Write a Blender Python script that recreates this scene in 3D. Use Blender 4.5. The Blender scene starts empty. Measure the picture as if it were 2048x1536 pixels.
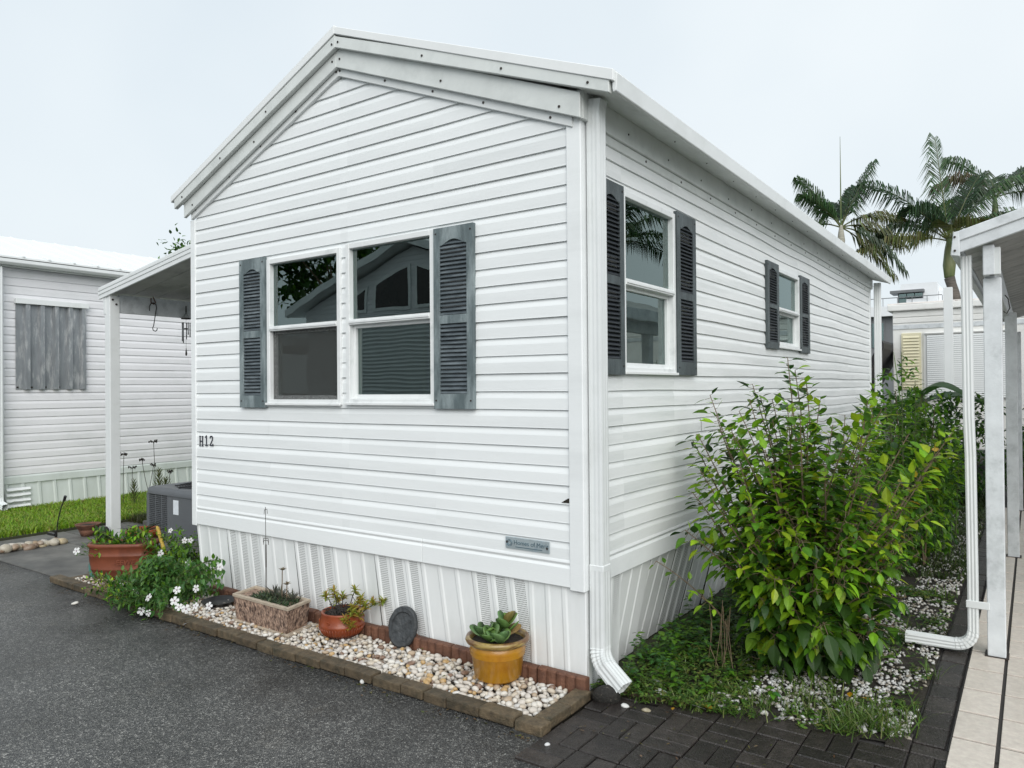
import bpy, bmesh, math, random
from mathutils import Vector, Matrix, Euler, noise
D = bpy.data; SC = bpy.context.scene; COL = SC.collection
R = random.Random(11); U = R.uniform; V = Vector; rad = math.radians

# ------------------------------------------------------------------ camera
CAMPOS = V((1.9761, -3.4461, 1.6305)); FPX = 1480.43; YAW, PIT, ROL = -0.61339, 0.006289, -0.008403
_f = V((math.sin(YAW)*math.cos(PIT), math.cos(YAW)*math.cos(PIT), math.sin(PIT)))
_r = V((math.cos(YAW), -math.sin(YAW), 0)); _u = _r.cross(_f)
RT = _r*math.cos(ROL) + _u*math.sin(ROL); UP = _u*math.cos(ROL) - _r*math.sin(ROL)
cam = D.cameras.new('camera'); co = D.objects.new('camera', cam); COL.objects.link(co)
cam.sensor_width = 36; cam.lens = FPX/2048*36; cam.clip_end = 2000; cam.clip_start = .05
m = Matrix((RT, UP, -_f)).transposed().to_4x4(); m.translation = CAMPOS; co.matrix_world = m
SC.camera = co
def at(px, py, ax, val):
    """world point seen at pixel (px,py) of the 2048 photo on the plane ax = val"""
    d = _f + RT*((px-1024)/FPX) - UP*((py-768)/FPX); i = 'xyz'.index(ax)
    return CAMPOS + d*((val-CAMPOS[i])/d[i])

# ------------------------------------------------------------------ sky, sun, exposure
w = D.worlds.new('World'); SC.world = w; w.use_nodes = True; nt = w.node_tree; nt.nodes.clear()
def N(nt, t, **kw):
    n = nt.nodes.new(t)
    for k, v in kw.items():
        if k[0] == 'i' and k[1:].isdigit(): n.inputs[int(k[1:])].default_value = v
        elif k in n.inputs: n.inputs[k].default_value = v
        else: setattr(n, k, v)
    return n
SUN_EL, SUN_DIR = 34, (0.70, -0.714)
sky = N(nt, 'ShaderNodeTexSky', sky_type='NISHITA', sun_disc=False, sun_elevation=rad(SUN_EL), sun_rotation=math.atan2(SUN_DIR[0], SUN_DIR[1]), air_density=1.5, dust_density=4.0)
tc = N(nt, 'ShaderNodeTexCoord'); nz = N(nt, 'ShaderNodeTexNoise', Scale=1.5, Detail=4.0, Roughness=.5)
cr = N(nt, 'ShaderNodeValToRGB'); cr.color_ramp.elements[0].position = .3; cr.color_ramp.elements[1].position = .68
cr.color_ramp.elements[0].color = (6.9, 7.75, 8.4, 1); cr.color_ramp.elements[1].color = (8.4, 9.0, 9.35, 1)
mx = N(nt, 'ShaderNodeMix', data_type='RGBA'); mx.inputs[0].default_value = .93
bg = N(nt, 'ShaderNodeBackground', Strength=.0712); ow = N(nt, 'ShaderNodeOutputWorld')
L = nt.links.new
L(tc.outputs['Generated'], nz.inputs['Vector']); L(nz.outputs['Fac'], cr.inputs[0]); L(sky.outputs[0], mx.inputs[6]); L(cr.outputs[0], mx.inputs[7])
L(mx.outputs[2], bg.inputs[0]); L(bg.outputs[0], ow.inputs[0])
sl = D.lights.new('sun', 'SUN'); so = D.objects.new('sun', sl); COL.objects.link(so)
sl.energy = 1.5; sl.angle = rad(55); sl.color = (1, .98, .95)
so.rotation_euler = (-V((SUN_DIR[0]*math.cos(rad(SUN_EL)), SUN_DIR[1]*math.cos(rad(SUN_EL)), math.sin(rad(SUN_EL))))).to_track_quat('-Z', 'Y').to_euler()
SC.view_settings.view_transform = 'Standard'; SC.view_settings.look = 'None'
SC.view_settings.exposure = 0.62; SC.view_settings.gamma = 1; SC.view_settings.use_curve_mapping = False

# ------------------------------------------------------------------ materials
MAT = {}
def mat(name, col, rough=.55, var=.08, vs=4., bump=0., bs=60., col2=None, c2s=3., c2t=(.5, .65), stretch=(1, 1, 1), metal=0., spec=.5, attr=False, trans=0., coat=0., vor=0., rand=0.):
    """procedural surface: base colour with fine variation, an optional second colour in patches, bump"""
    m = D.materials.new(name); m.use_nodes = True; t = m.node_tree; l = t.links.new
    b = t.nodes['Principled BSDF']; b.inputs['Roughness'].default_value = rough; b.inputs['Metallic'].default_value = metal
    b.inputs['Specular IOR Level'].default_value = spec; b.inputs['Coat Weight'].default_value = coat; b.inputs['Coat Roughness'].default_value = .12
    tc = N(t, 'ShaderNodeTexCoord'); mp = N(t, 'ShaderNodeMapping'); mp.inputs['Scale'].default_value = stretch
    oi = N(t, 'ShaderNodeObjectInfo'); ad = N(t, 'ShaderNodeVectorMath', operation='MULTIPLY_ADD')
    cx = N(t, 'ShaderNodeCombineXYZ'); l(oi.outputs['Random'], cx.inputs[0]); l(oi.outputs['Random'], cx.inputs[1])
    l(cx.outputs[0], ad.inputs[0]); ad.inputs[1].default_value = (37, 19, 11); l(tc.outputs['Object'], ad.inputs[2]); l(ad.outputs[0], mp.inputs[0])
    n1 = N(t, 'ShaderNodeTexNoise', Scale=vs, Detail=5., Roughness=.6); l(mp.outputs[0], n1.inputs['Vector'])
    mr = N(t, 'ShaderNodeMapRange'); mr.inputs[1].default_value = .25; mr.inputs[2].default_value = .75; mr.inputs[3].default_value = 1-var*2; mr.inputs[4].default_value = 1+var
    l(n1.outputs['Fac'], mr.inputs[0])
    if attr:
        src = N(t, 'ShaderNodeAttribute', attribute_name='Col').outputs['Color']
    else:
        src = N(t, 'ShaderNodeRGB'); src.outputs[0].default_value = (*col, 1); src = src.outputs[0]
    if col2:
        n2 = N(t, 'ShaderNodeTexNoise', Scale=c2s, Detail=6., Roughness=.65); l(mp.outputs[0], n2.inputs['Vector'])
        r2 = N(t, 'ShaderNodeMapRange'); r2.inputs[1].default_value = c2t[0]; r2.inputs[2].default_value = c2t[1]; l(n2.outputs['Fac'], r2.inputs[0])
        mx = N(t, 'ShaderNodeMix', data_type='RGBA'); l(r2.outputs[0], mx.inputs[0]); l(src, mx.inputs[6]); mx.inputs[7].default_value = (*col2, 1); src = mx.outputs[2]
    mu = N(t, 'ShaderNodeVectorMath', operation='SCALE'); l(src, mu.inputs[0]); l(mr.outputs[0], mu.inputs['Scale'])
    out = mu.outputs[0]
    if rand:
        rr = N(t, 'ShaderNodeMapRange'); rr.inputs[3].default_value = 1-rand; rr.inputs[4].default_value = 1+rand; l(oi.outputs['Random'], rr.inputs[0])
        m2 = N(t, 'ShaderNodeVectorMath', operation='SCALE'); l(out, m2.inputs[0]); l(rr.outputs[0], m2.inputs['Scale']); out = m2.outputs[0]
    l(out, b.inputs['Base Color'])
    if bump:
        bn = N(t, 'ShaderNodeTexVoronoi', Scale=bs) if vor else N(t, 'ShaderNodeTexNoise', Scale=bs, Detail=4.)
        l(mp.outputs[0], bn.inputs['Vector']); bp = N(t, 'ShaderNodeBump', Strength=bump, Distance=.01)
        l(bn.outputs[0], bp.inputs['Height']); l(bp.outputs[0], b.inputs['Normal'])
    if trans:
        tr = N(t, 'ShaderNodeBsdfTranslucent'); l(out, tr.inputs[0]); ms = N(t, 'ShaderNodeMixShader'); ms.inputs[0].default_value = trans
        l(b.outputs[0], ms.inputs[1]); l(tr.outputs[0], ms.inputs[2]); l(ms.outputs[0], t.nodes['Material Output'].inputs[0])
    MAT[name] = m; return m

mat('vinyl', (.82, .845, .85), .42, .025, 1.2, .10, 90., stretch=(.25, 1, 3), col2=(.74, .765, .77), c2s=1.6, c2t=(.48, .72))
mat('vinyl_side', (.83, .85, .85), .42, .03, 1.2, .10, 90., stretch=(1, .25, 3), col2=(.66, .69, .685), c2s=2.8, c2t=(.48, .74))
mat('vinyl_neighbour', (.78, .78, .80), .45, .03, 1.2, col2=(.70, .71, .72), c2s=.9)
mat('skirt', (.78, .80, .80), .45, .04, 3, col2=(.62, .65, .64), c2s=2.5, c2t=(.5, .8), stretch=(1, 1, .3))
mat('skirt_neighbour', (.66, .71, .69), .5, .04, 3, col2=(.52, .57, .53), c2s=2.5, c2t=(.45, .8), stretch=(1, 1, .3))
mat('white_metal', (.74, .765, .765), .36, .03, 3, spec=.5, col2=(.62, .645, .63), c2s=2.4, c2t=(.52, .8))
mat('fascia', (.68, .71, .695), .42, .05, 5, col2=(.58, .61, .595), c2s=6, c2t=(.5, .75))
mat('roof_white', (.80, .82, .82), .4, .03, 2)
mat('frame_metal', (.78, .80, .80), .32, .03, 6, col2=(.62, .65, .65), c2s=9, c2t=(.55, .75))
mat('dark_screw', (.03, .022, .018), .6)
mat('interior', (.16, .15, .13), .8)
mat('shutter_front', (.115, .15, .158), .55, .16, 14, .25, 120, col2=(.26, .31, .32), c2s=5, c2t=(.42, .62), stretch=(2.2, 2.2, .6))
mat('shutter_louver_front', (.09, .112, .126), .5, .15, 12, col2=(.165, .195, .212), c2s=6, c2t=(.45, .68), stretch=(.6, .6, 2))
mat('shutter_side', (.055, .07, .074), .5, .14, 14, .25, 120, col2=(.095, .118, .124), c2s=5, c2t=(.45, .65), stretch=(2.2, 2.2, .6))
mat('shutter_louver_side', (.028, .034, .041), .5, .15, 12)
mat('ink', (.012, .014, .03), .5, 0)
mat('plate', (.55, .63, .66), .35, .1, 14, metal=.55, col2=(.16, .30, .42), c2s=6, c2t=(.5, .72))
mat('galvanised', (.29, .31, .325), .45, .12, 8, metal=.35, col2=(.56, .57, .57), c2s=6.5, c2t=(.5, .66), stretch=(2.0, 2.0, .45))
mat('alu_old', (.70, .73, .75), .5, .08, 9, .1, 80, col2=(.50, .53, .54), c2s=7, c2t=(.52, .72))
mat('alu_ceiling', (.50, .50, .48), .6, .1, 5, col2=(.36, .36, .35), c2s=3)
mat('ac_grey', (.115, .124, .135), .42, .06, 6)
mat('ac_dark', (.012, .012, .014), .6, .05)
mat('paper', (.72, .76, .80), .6, .06, 20)
mat('black_plastic', (.012, .012, .013), .4, .1)
mat('terracotta', (.20, .056, .026), .5, .14, 6, .12, 70, col2=(.12, .034, .018), c2s=5, c2t=(.5, .72))
mat('terracotta_wet', (.27, .06, .02), .3, .12, 6, .1, 60, col2=(.14, .03, .013), c2s=6, c2t=(.5, .7))
mat('yellow_glaze', (.52, .25, .018), .3, .12, 9, .08, 40, col2=(.38, .15, .012), c2s=5, c2t=(.45, .7), coat=.25)
mat('yellow_rim', (.40, .29, .09), .3, .15, 9, .06, 40, col2=(.13, .06, .018), c2s=9, c2t=(.42, .58), coat=.25, stretch=(1, 1, 4))
mat('teal_glaze', (.08, .24, .21), .3, .1, 6)
mat('soil', (.022, .016, .011), .9, .3, 20, 1., 60)
mat('trough', (.40, .27, .20), .75, .35, 55, 1., 75, col2=(.10, .06, .045), c2s=42, c2t=(.48, .6), stretch=(1, 1, .55), vor=1)
mat('trough_rim', (.42, .35, .27), .8, .15, 20, .3, 60)
mat('slate', (.045, .05, .054), .6, .25, 25, .8, 40)
mat('edging', (.16, .072, .042), .75, .18, 12, .5, 90, col2=(.09, .04, .026), c2s=8, rand=.15)
mat('brick', (.125, .092, .054), .7, .3, 30, .7, 120, col2=(.05, .045, .028), c2s=9, c2t=(.45, .7), rand=.22)
mat('paver', (.034, .028, .025), .38, .3, 25, .7, 110, col2=(.20, .19, .175), c2s=120, c2t=(.67, .72), rand=.4)
mat('pebble', (.6, .55, .5), .5, .1, 30, attr=True, spec=.4)
mat('leaf', (.1, .2, .03), .36, .14, 45, .15, 90, attr=True, trans=.38, spec=.4)
mat('petal', (.80, .80, .80), .6, .04, 20, trans=.25)
mat('petal_eye', (.12, .02, .06), .6)
mat('stem_green', (.09, .12, .035), .6, .2, 20)
mat('stem_brown', (.16, .115, .07), .75, .25, 18, .4, 60)
mat('stem_dark', (.03, .024, .02), .8, .2)
mat('dry_yellow', (.52, .36, .06), .7, .25, 22, .4, 60, col2=(.12, .06, .02), c2s=28, c2t=(.55, .66))
mat('palm_trunk', (.13, .115, .10), .85, .3, 6, .6, 30, stretch=(1, 1, 6))
mat('palm_pale', (.36, .35, .29), .8, .15, 6, .3, 30, stretch=(1, 1, 8))
mat('palm_shaft', (.095, .15, .05), .45, .15, 4, stretch=(1, 1, .2), col2=(.19, .20, .09), c2s=3)
mat('concrete', (.165, .16, .145), .62, .2, 3, .25, 80, col2=(.09, .09, .085), c2s=1.7, c2t=(.42, .62))
mat('tile', (.66, .59, .52), .35, .08, 26, .05, 45, col2=(.70, .64, .56), c2s=38, c2t=(.48, .58), rand=.06, vor=1)
mat('grout', (.045, .042, .04), .9)
mat('rock_dark', (.02, .018, .015), .7, .4, 14, .8, 30, col2=(.16, .14, .11), c2s=16, c2t=(.6, .68))
mat('trailer', (.85, .845, .82), .5, .04, 3, col2=(.72, .70, .66), c2s=2.5, c2t=(.52, .75))
mat('trailer_roof', (.74, .70, .66), .7, .1, 8, col2=(.20, .10, .07), c2s=5, c2t=(.58, .66))
mat('yellow_paint', (.80, .745, .53), .55, .05, 5)
mat('modern_white', (.80, .82, .84), .6, .02)
mat('modern_grey', (.17, .18, .19), .6, .05)
mat('wood_old', (.085, .05, .032), .8, .3, 10, .5, 30, stretch=(.3, 3, 3))
mat('clear_plastic', (.55, .6, .6), .25, .1)

def glass(name, tint, ior):
    m = D.materials.new(name); m.use_nodes = True; t = m.node_tree; l = t.links.new; t.nodes.clear()
    o = N(t, 'ShaderNodeOutputMaterial'); g = N(t, 'ShaderNodeBsdfGlossy', Roughness=.0); g.inputs[0].default_value = (.80, .96, .93, 1)
    tr = N(t, 'ShaderNodeBsdfTransparent'); tr.inputs[0].default_value = (*tint, 1); fr = N(t, 'ShaderNodeFresnel', IOR=ior)
    tc = N(t, 'ShaderNodeTexCoord'); nz = N(t, 'ShaderNodeTexNoise', Scale=2.5, Detail=1.); l(tc.outputs['Object'], nz.inputs[0])
    bp = N(t, 'ShaderNodeBump', Strength=.05, Distance=.02); l(nz.outputs[0], bp.inputs['Height']); l(bp.outputs[0], g.inputs['Normal'])
    ms = N(t, 'ShaderNodeMixShader'); l(fr.outputs[0], ms.inputs[0]); l(tr.outputs[0], ms.inputs[1]); l(g.outputs[0], ms.inputs[2]); l(ms.outputs[0], o.inputs[0])
    MAT[name] = m
glass('window_glass', (.50, .62, .60), 2.55)
def meshcloth(name, col, dens):
    m = D.materials.new(name); m.use_nodes = True; t = m.node_tree; l = t.links.new; t.nodes.clear()
    o = N(t, 'ShaderNodeOutputMaterial'); d = N(t, 'ShaderNodeBsdfDiffuse'); d.inputs[0].default_value = (*col, 1); tr = N(t, 'ShaderNodeBsdfTransparent')
    tc = N(t, 'ShaderNodeTexCoord'); wn = N(t, 'ShaderNodeTexNoise', Scale=220., Detail=2.); l(tc.outputs['Object'], wn.inputs[0])
    mr = N(t, 'ShaderNodeMapRange'); mr.inputs[1].default_value = .3; mr.inputs[2].default_value = .7; mr.inputs[3].default_value = dens-.2; mr.inputs[4].default_value = dens+.2; l(wn.outputs['Fac'], mr.inputs[0])
    ms = N(t, 'ShaderNodeMixShader'); l(mr.outputs[0], ms.inputs[0]); l(tr.outputs[0], ms.inputs[1]); l(d.outputs[0], ms.inputs[2]); l(ms.outputs[0], o.inputs[0]); MAT[name] = m
meshcloth('insect_mesh', (.085, .09, .086), .42)
def perforated(name, col, per=.0185):
    """vinyl with punched slots: real see-through holes over the black-backed crawl space"""
    m = mat(name, col, .45, .04, 3); t = m.node_tree; l = t.links.new; b = t.nodes['Principled BSDF']; tc = N(t, 'ShaderNodeTexCoord')
    sp = N(t, 'ShaderNodeSeparateXYZ'); l(tc.outputs['UV'], sp.inputs[0])
    def mth(op, a, bb=None):
        n = N(t, 'ShaderNodeMath', operation=op)
        for i, q in enumerate((a, bb)):
            if q is None: continue
            if isinstance(q, (int, float)): n.inputs[i].default_value = q
            else: l(q, n.inputs[i])
        return n.outputs[0]
    k = 2*math.pi/per; a = mth('MULTIPLY', sp.outputs[0], k); c = mth('MULTIPLY', sp.outputs[1], k*.78)
    s1 = mth('SINE', mth('ADD', a, c)); s2 = mth('SINE', mth('SUBTRACT', a, c))
    h = mth('GREATER_THAN', mth('MULTIPLY', s1, s2), .45)
    tr = N(t, 'ShaderNodeBsdfTransparent'); ms = N(t, 'ShaderNodeMixShader'); l(h, ms.inputs[0]); l(b.outputs[0], ms.inputs[1]); l(tr.outputs[0], ms.inputs[2])
    l(ms.outputs[0], t.nodes['Material Output'].inputs[0])
perforated('skirt_perforated', (.76, .78, .78))

def asphalt():
    m = D.materials.new('asphalt'); m.use_nodes = True; t = m.node_tree; l = t.links.new; b = t.nodes['Principled BSDF']; MAT['asphalt'] = m
    tc = N(t, 'ShaderNodeTexCoord'); P = tc.outputs['Object']
    v = N(t, 'ShaderNodeTexVoronoi', Scale=205.); l(P, v.inputs[0]); v2 = N(t, 'ShaderNodeTexVoronoi', Scale=70.); l(P, v2.inputs[0])
    big = N(t, 'ShaderNodeTexNoise', Scale=.8, Detail=6., Roughness=.62); l(P, big.inputs[0])
    cr = N(t, 'ShaderNodeValToRGB'); e = cr.color_ramp.elements; e[0].color = (.016, .0165, .017, 1); e[1].color = (.29, .285, .265, 1); e[0].position = .15; e[1].position = .99
    x = e.new(.5); x.color = (.040, .041, .041, 1); x = e.new(.8); x.color = (.095, .094, .088, 1)
    sc = N(t, 'ShaderNodeSeparateColor'); l(v.outputs['Color'], sc.inputs[0]); sc2 = N(t, 'ShaderNodeSeparateColor'); l(v2.outputs['Color'], sc2.inputs[0])
    mxv = N(t, 'ShaderNodeMath', operation='MULTIPLY_ADD'); l(sc2.outputs[0], mxv.inputs[0]); mxv.inputs[1].default_value = .25; ml = N(t, 'ShaderNodeMath', operation='MULTIPLY'); l(sc.outputs[0], ml.inputs[0]); ml.inputs[1].default_value = .78; l(ml.outputs[0], mxv.inputs[2]); l(mxv.outputs[0], cr.inputs[0])
    mr = N(t, 'ShaderNodeMapRange'); mr.inputs[1].default_value = .32; mr.inputs[2].default_value = .68; mr.inputs[3].default_value = .95; mr.inputs[4].default_value = 2.2; l(big.outputs['Fac'], mr.inputs[0])
    # rain water running off the bed keeps a ragged wet band along the edging
    sp = N(t, 'ShaderNodeSeparateXYZ'); l(P, sp.inputs[0]); wn = N(t, 'ShaderNodeTexNoise', Scale=1.4, Detail=5., Roughness=.6); l(P, wn.inputs[0])
    wy = N(t, 'ShaderNodeMath', operation='MULTIPLY_ADD'); l(wn.outputs['Fac'], wy.inputs[0]); wy.inputs[1].default_value = 2.2; l(sp.outputs[1], wy.inputs[2])
    wr = N(t, 'ShaderNodeMapRange'); wr.inputs[1].default_value = -.1; wr.inputs[2].default_value = .75; wr.inputs[3].default_value = 1.; wr.inputs[4].default_value = .42; l(wy.outputs[0], wr.inputs[0])
    mm = N(t, 'ShaderNodeMath', operation='MULTIPLY'); l(mr.outputs[0], mm.inputs[0]); l(wr.outputs[0], mm.inputs[1])
    s = N(t, 'ShaderNodeVectorMath', operation='SCALE'); l(cr.outputs[0], s.inputs[0]); l(mm.outputs[0], s.inputs['Scale'])
    sn = N(t, 'ShaderNodeTexNoise', Scale=2.6, Detail=6., Roughness=.7); l(P, sn.inputs[0]); sr = N(t, 'ShaderNodeMapRange'); sr.inputs[1].default_value = .58; sr.inputs[2].default_value = .76; sr.inputs[4].default_value = .28; l(sn.outputs['Fac'], sr.inputs[0])
    mx = N(t, 'ShaderNodeMix', data_type='RGBA'); l(sr.outputs[0], mx.inputs[0]); l(s.outputs[0], mx.inputs[6]); mx.inputs[7].default_value = (.16, .14, .105, 1); l(mx.outputs[2], b.inputs['Base Color'])
    rr = N(t, 'ShaderNodeMapRange'); rr.inputs[1].default_value = .5; rr.inputs[2].default_value = 1.7; rr.inputs[3].default_value = .22; rr.inputs[4].default_value = .36; l(mm.outputs[0], rr.inputs[0]); l(rr.outputs[0], b.inputs['Roughness'])
    bp = N(t, 'ShaderNodeBump', Strength=1.0, Distance=.006); l(v.outputs['Distance'], bp.inputs['Height']); l(bp.outputs[0], b.inputs['Normal'])
asphalt()
mat('ground_dirt', (.035, .04, .018), .9, .3, 3)
mat('garden_soil', (.026, .021, .014), .85, .35, 9, .8, 40, col2=(.07, .06, .045), c2s=12, c2t=(.58, .75))

# ------------------------------------------------------------------ mesh helpers
class MB:
    def __init__(s, T=None): s.v = []; s.f = []; s.mi = []; s.c = []; s.uv = {}; s.T = T; s.m = 0; s.col = (1, 1, 1)
    def pt(s, p):
        p = V(p); s.v.append(s.T(*p) if s.T else p); s.c.append(s.col); return len(s.v)-1
    def face(s, idx): s.f.append(tuple(idx)); s.mi.append(s.m)
    def poly(s, pts): s.face([s.pt(p) for p in pts])
    def box(s, x0, x1, y0, y1, z0, z1):
        i = [s.pt(p) for p in ((x0,y0,z0),(x1,y0,z0),(x1,y1,z0),(x0,y1,z0),(x0,y0,z1),(x1,y0,z1),(x1,y1,z1),(x0,y1,z1))]
        for q in ((0,3,2,1),(4,5,6,7),(0,1,5,4),(1,2,6,5),(2,3,7,6),(3,0,4,7)): s.face([i[k] for k in q])
    def loft(s, rings, cap=True, closed=True):
        rs = [[s.pt(p) for p in r] for r in rings]; n = len(rs[0])
        for a, b in zip(rs, rs[1:]):
            for k in range(n if closed else n-1): s.face((a[k], a[(k+1) % n], b[(k+1) % n], b[k]))
        if cap: s.face(rs[0][::-1]); s.face(rs[-1])
        return rs
    def prism(s, poly, a0, a1, axis):
        def mk(p, a): q = list(p); q.insert(axis, a); return q
        s.loft([[mk(p, a0) for p in poly], [mk(p, a1) for p in poly]])
    def tube(s, pts, r, seg=6, r1=None, cap=True):
        pts = [V(p) for p in pts]; n = len(pts); rings = []; prev = None
        for i, p in enumerate(pts):
            d = (pts[min(i+1, n-1)]-pts[max(i-1, 0)]).normalized()
            a = (prev - d*prev.dot(d)) if prev else (d.cross(V((0, 0, 1))) if abs(d.z) < .95 else d.cross(V((1, 0, 0))))
            a.normalize(); prev = a; b = d.cross(a); rr = r if r1 is None else r+(r1-r)*i/(n-1)
            if isinstance(r, (list, tuple)): rr = r[i]
            rings.append([p+a*rr*math.cos(2*math.pi*k/seg)+b*rr*math.sin(2*math.pi*k/seg) for k in range(seg)])
        s.loft(rings, cap)
    def lathe(s, prof, c, seg=32, sx=1, sy=1):
        c = V(c); rings = [[c+V((r*math.cos(2*math.pi*k/seg)*sx, r*math.sin(2*math.pi*k/seg)*sy, z)) for k in range(seg)] for r, z in prof]
        s.loft(rings, True)
    def leaf(s, b, d, n, ln, wd, col, fold=.18, curl=.25, fine=False):
        """ovate leaf: base point, direction, normal, length, width"""
        d = d.normalized(); sd = d.cross(n)
        if sd.length < 1e-4: sd = d.cross(V((1, 0, .3)))
        sd.normalize(); n = sd.cross(d); s.col = col; mids = []; lf = []; rt = []
        rib_tint = tuple(min(1, c_*1.22) for c_ in col); T_ = ((0, 0), (.14, .58), (.36, 1.0), (.62, .82), (.84, .40), (1, 0)) if fine else ((0, 0), (.28, .92), (.62, .8), (1, 0))  # midrib vertices take a lighter tint of the leaf colour
        for t, wf in T_:
            p = b + d*ln*t - n*(ln*curl*t*t); s.col = rib_tint; mids.append(s.pt(p)); s.col = col
            if wf:
                o = sd*(wd*.5*wf); h = n*(wd*fold*wf); lf.append(s.pt(p+o+h)); rt.append(s.pt(p-o+h))
        s.face((mids[0], mids[1], lf[0])); s.face((mids[0], rt[0], mids[1]))
        for q in range(len(lf)-1):
            s.face((mids[q+1], mids[q+2], lf[q+1], lf[q])); s.face((mids[q+1], rt[q], rt[q+1], mids[q+2]))
        s.face((mids[-2], mids[-1], lf[-1])); s.face((mids[-2], rt[-1], mids[-1]))
        s.col = (1, 1, 1)
    def mesh(s, name, mats, smooth=False, bevel=0, normals=True):
        me = D.meshes.new(name); me.from_pydata([tuple(p) for p in s.v], [], s.f)
        for mm in (mats if isinstance(mats, (list, tuple)) else [mats]): me.materials.append(MAT[mm])
        if any(s.mi): me.polygons.foreach_set('material_index', s.mi)
        if any(c != (1, 1, 1) for c in s.c):
            at_ = me.color_attributes.new('Col', 'FLOAT_COLOR', 'POINT'); at_.data.foreach_set('color', [x for c in s.c for x in (*c, 1)])
        if s.uv:
            ul = me.uv_layers.new(name='UV')
            for p in me.polygons:
                for li in p.loop_indices: ul.data[li].uv = s.uv.get(me.loops[li].vertex_index, (0, 0))
        if normals or bevel:
            bm = bmesh.new(); bm.from_mesh(me)
            if normals: bmesh.ops.recalc_face_normals(bm, faces=bm.faces)
            if bevel:
                es = [e for e in bm.edges if len(e.link_faces) == 2 and e.calc_face_angle(0) > .6]
                bmesh.ops.bevel(bm, geom=es, offset=bevel, segments=1 if bevel < .006 else 2, affect='EDGES', profile=.6, clamp_overlap=True)
            bm.to_mesh(me); bm.free()
        if smooth: me.polygons.foreach_set('use_smooth', [True]*len(me.polygons))
        return me
    def build(s, name, mats, parent=None, smooth=False, bevel=0, normals=True, kind=None):
        return obj(name, s.mesh(name, mats, smooth, bevel, normals), parent, kind=kind)
def world(o):
    return (world(o.parent) @ o.matrix_parent_inverse if o.parent else Matrix()) @ o.matrix_basis
def obj(name, data, parent=None, loc=None, rot=None, scale=None, kind=None):
    o = D.objects.new(name, data); COL.objects.link(o)
    if loc is not None: o.location = loc
    if rot is not None: o.rotation_euler = rot
    if scale is not None: o.scale = scale
    if parent is not None: o.parent = parent; o.matrix_parent_inverse = world(parent).inverted()
    if kind: o['kind'] = kind
    return o
def tag(o, label, cat, group=None):
    o['label'] = label; o['category'] = cat
    if group: o['group'] = group
    return o
def thing(name, loc, label, cat, group=None):
    return tag(obj(name, None, loc=loc), label, cat, group)
def struct(name, mb, mats, **k): return mb.build(name, mats, kind='structure', **k)
def bez(a, c, b, n=8): return [a*(1-t)**2 + c*2*t*(1-t) + b*t*t for t in (i/(n-1) for i in range(n))]
def rnd3(): 
    while 1:
        p = V((U(-1, 1), U(-1, 1), U(-1, 1)))
        if .05 < p.length <= 1: return p
def mixc(a, b, t): return tuple(x+(y-x)*t for x, y in zip(a, b))
def jit(c, a=.15):
    k = U(1-a, 1+a); return tuple(max(0, x*k*U(1-a*.5, 1+a*.5)) for x in c)

# ------------------------------------------------------------------ ground, road, paths
def sheet(name, x0, x1, y0, y1, z, m): b = MB(); b.poly([(x0,y0,z),(x1,y0,z),(x1,y1,z),(x0,y1,z)]); return struct(name, b, m, normals=False)
sheet('ground', -400, 400, -400, 400, -.03, 'ground_dirt')
b = MB(); b.poly([(-60,-6.8,0),(60,-6.8,0),(60,-.50,0),(.05,-.50,0),(-4.85,-.41,0),(-60,-.33,0)]); road = struct('road', b, 'asphalt', normals=False)

# concrete driveway slabs with joints
dw = struct('driveway', (lambda b: (b.box(-8.6, -3.6, -.40, 9, -.05, -.004), b)[1])(MB()), 'concrete')
for (x0, x1, y0, y1) in ((-7.28,-6.63,.62,3.2),(-7.28,-6.63,-.38,.61),(-6.62,-4.93,-.43,.33),(-6.62,-3.65,.34,3.2),(-8.9,-7.29,-.38,-.05)):
    bb = MB(); z = .008+U(0, .003); bb.box(x0, x1-.008, y0, y1-.008, -.04, z); bb.build('slab', 'concrete', dw, bevel=.004)

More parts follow.
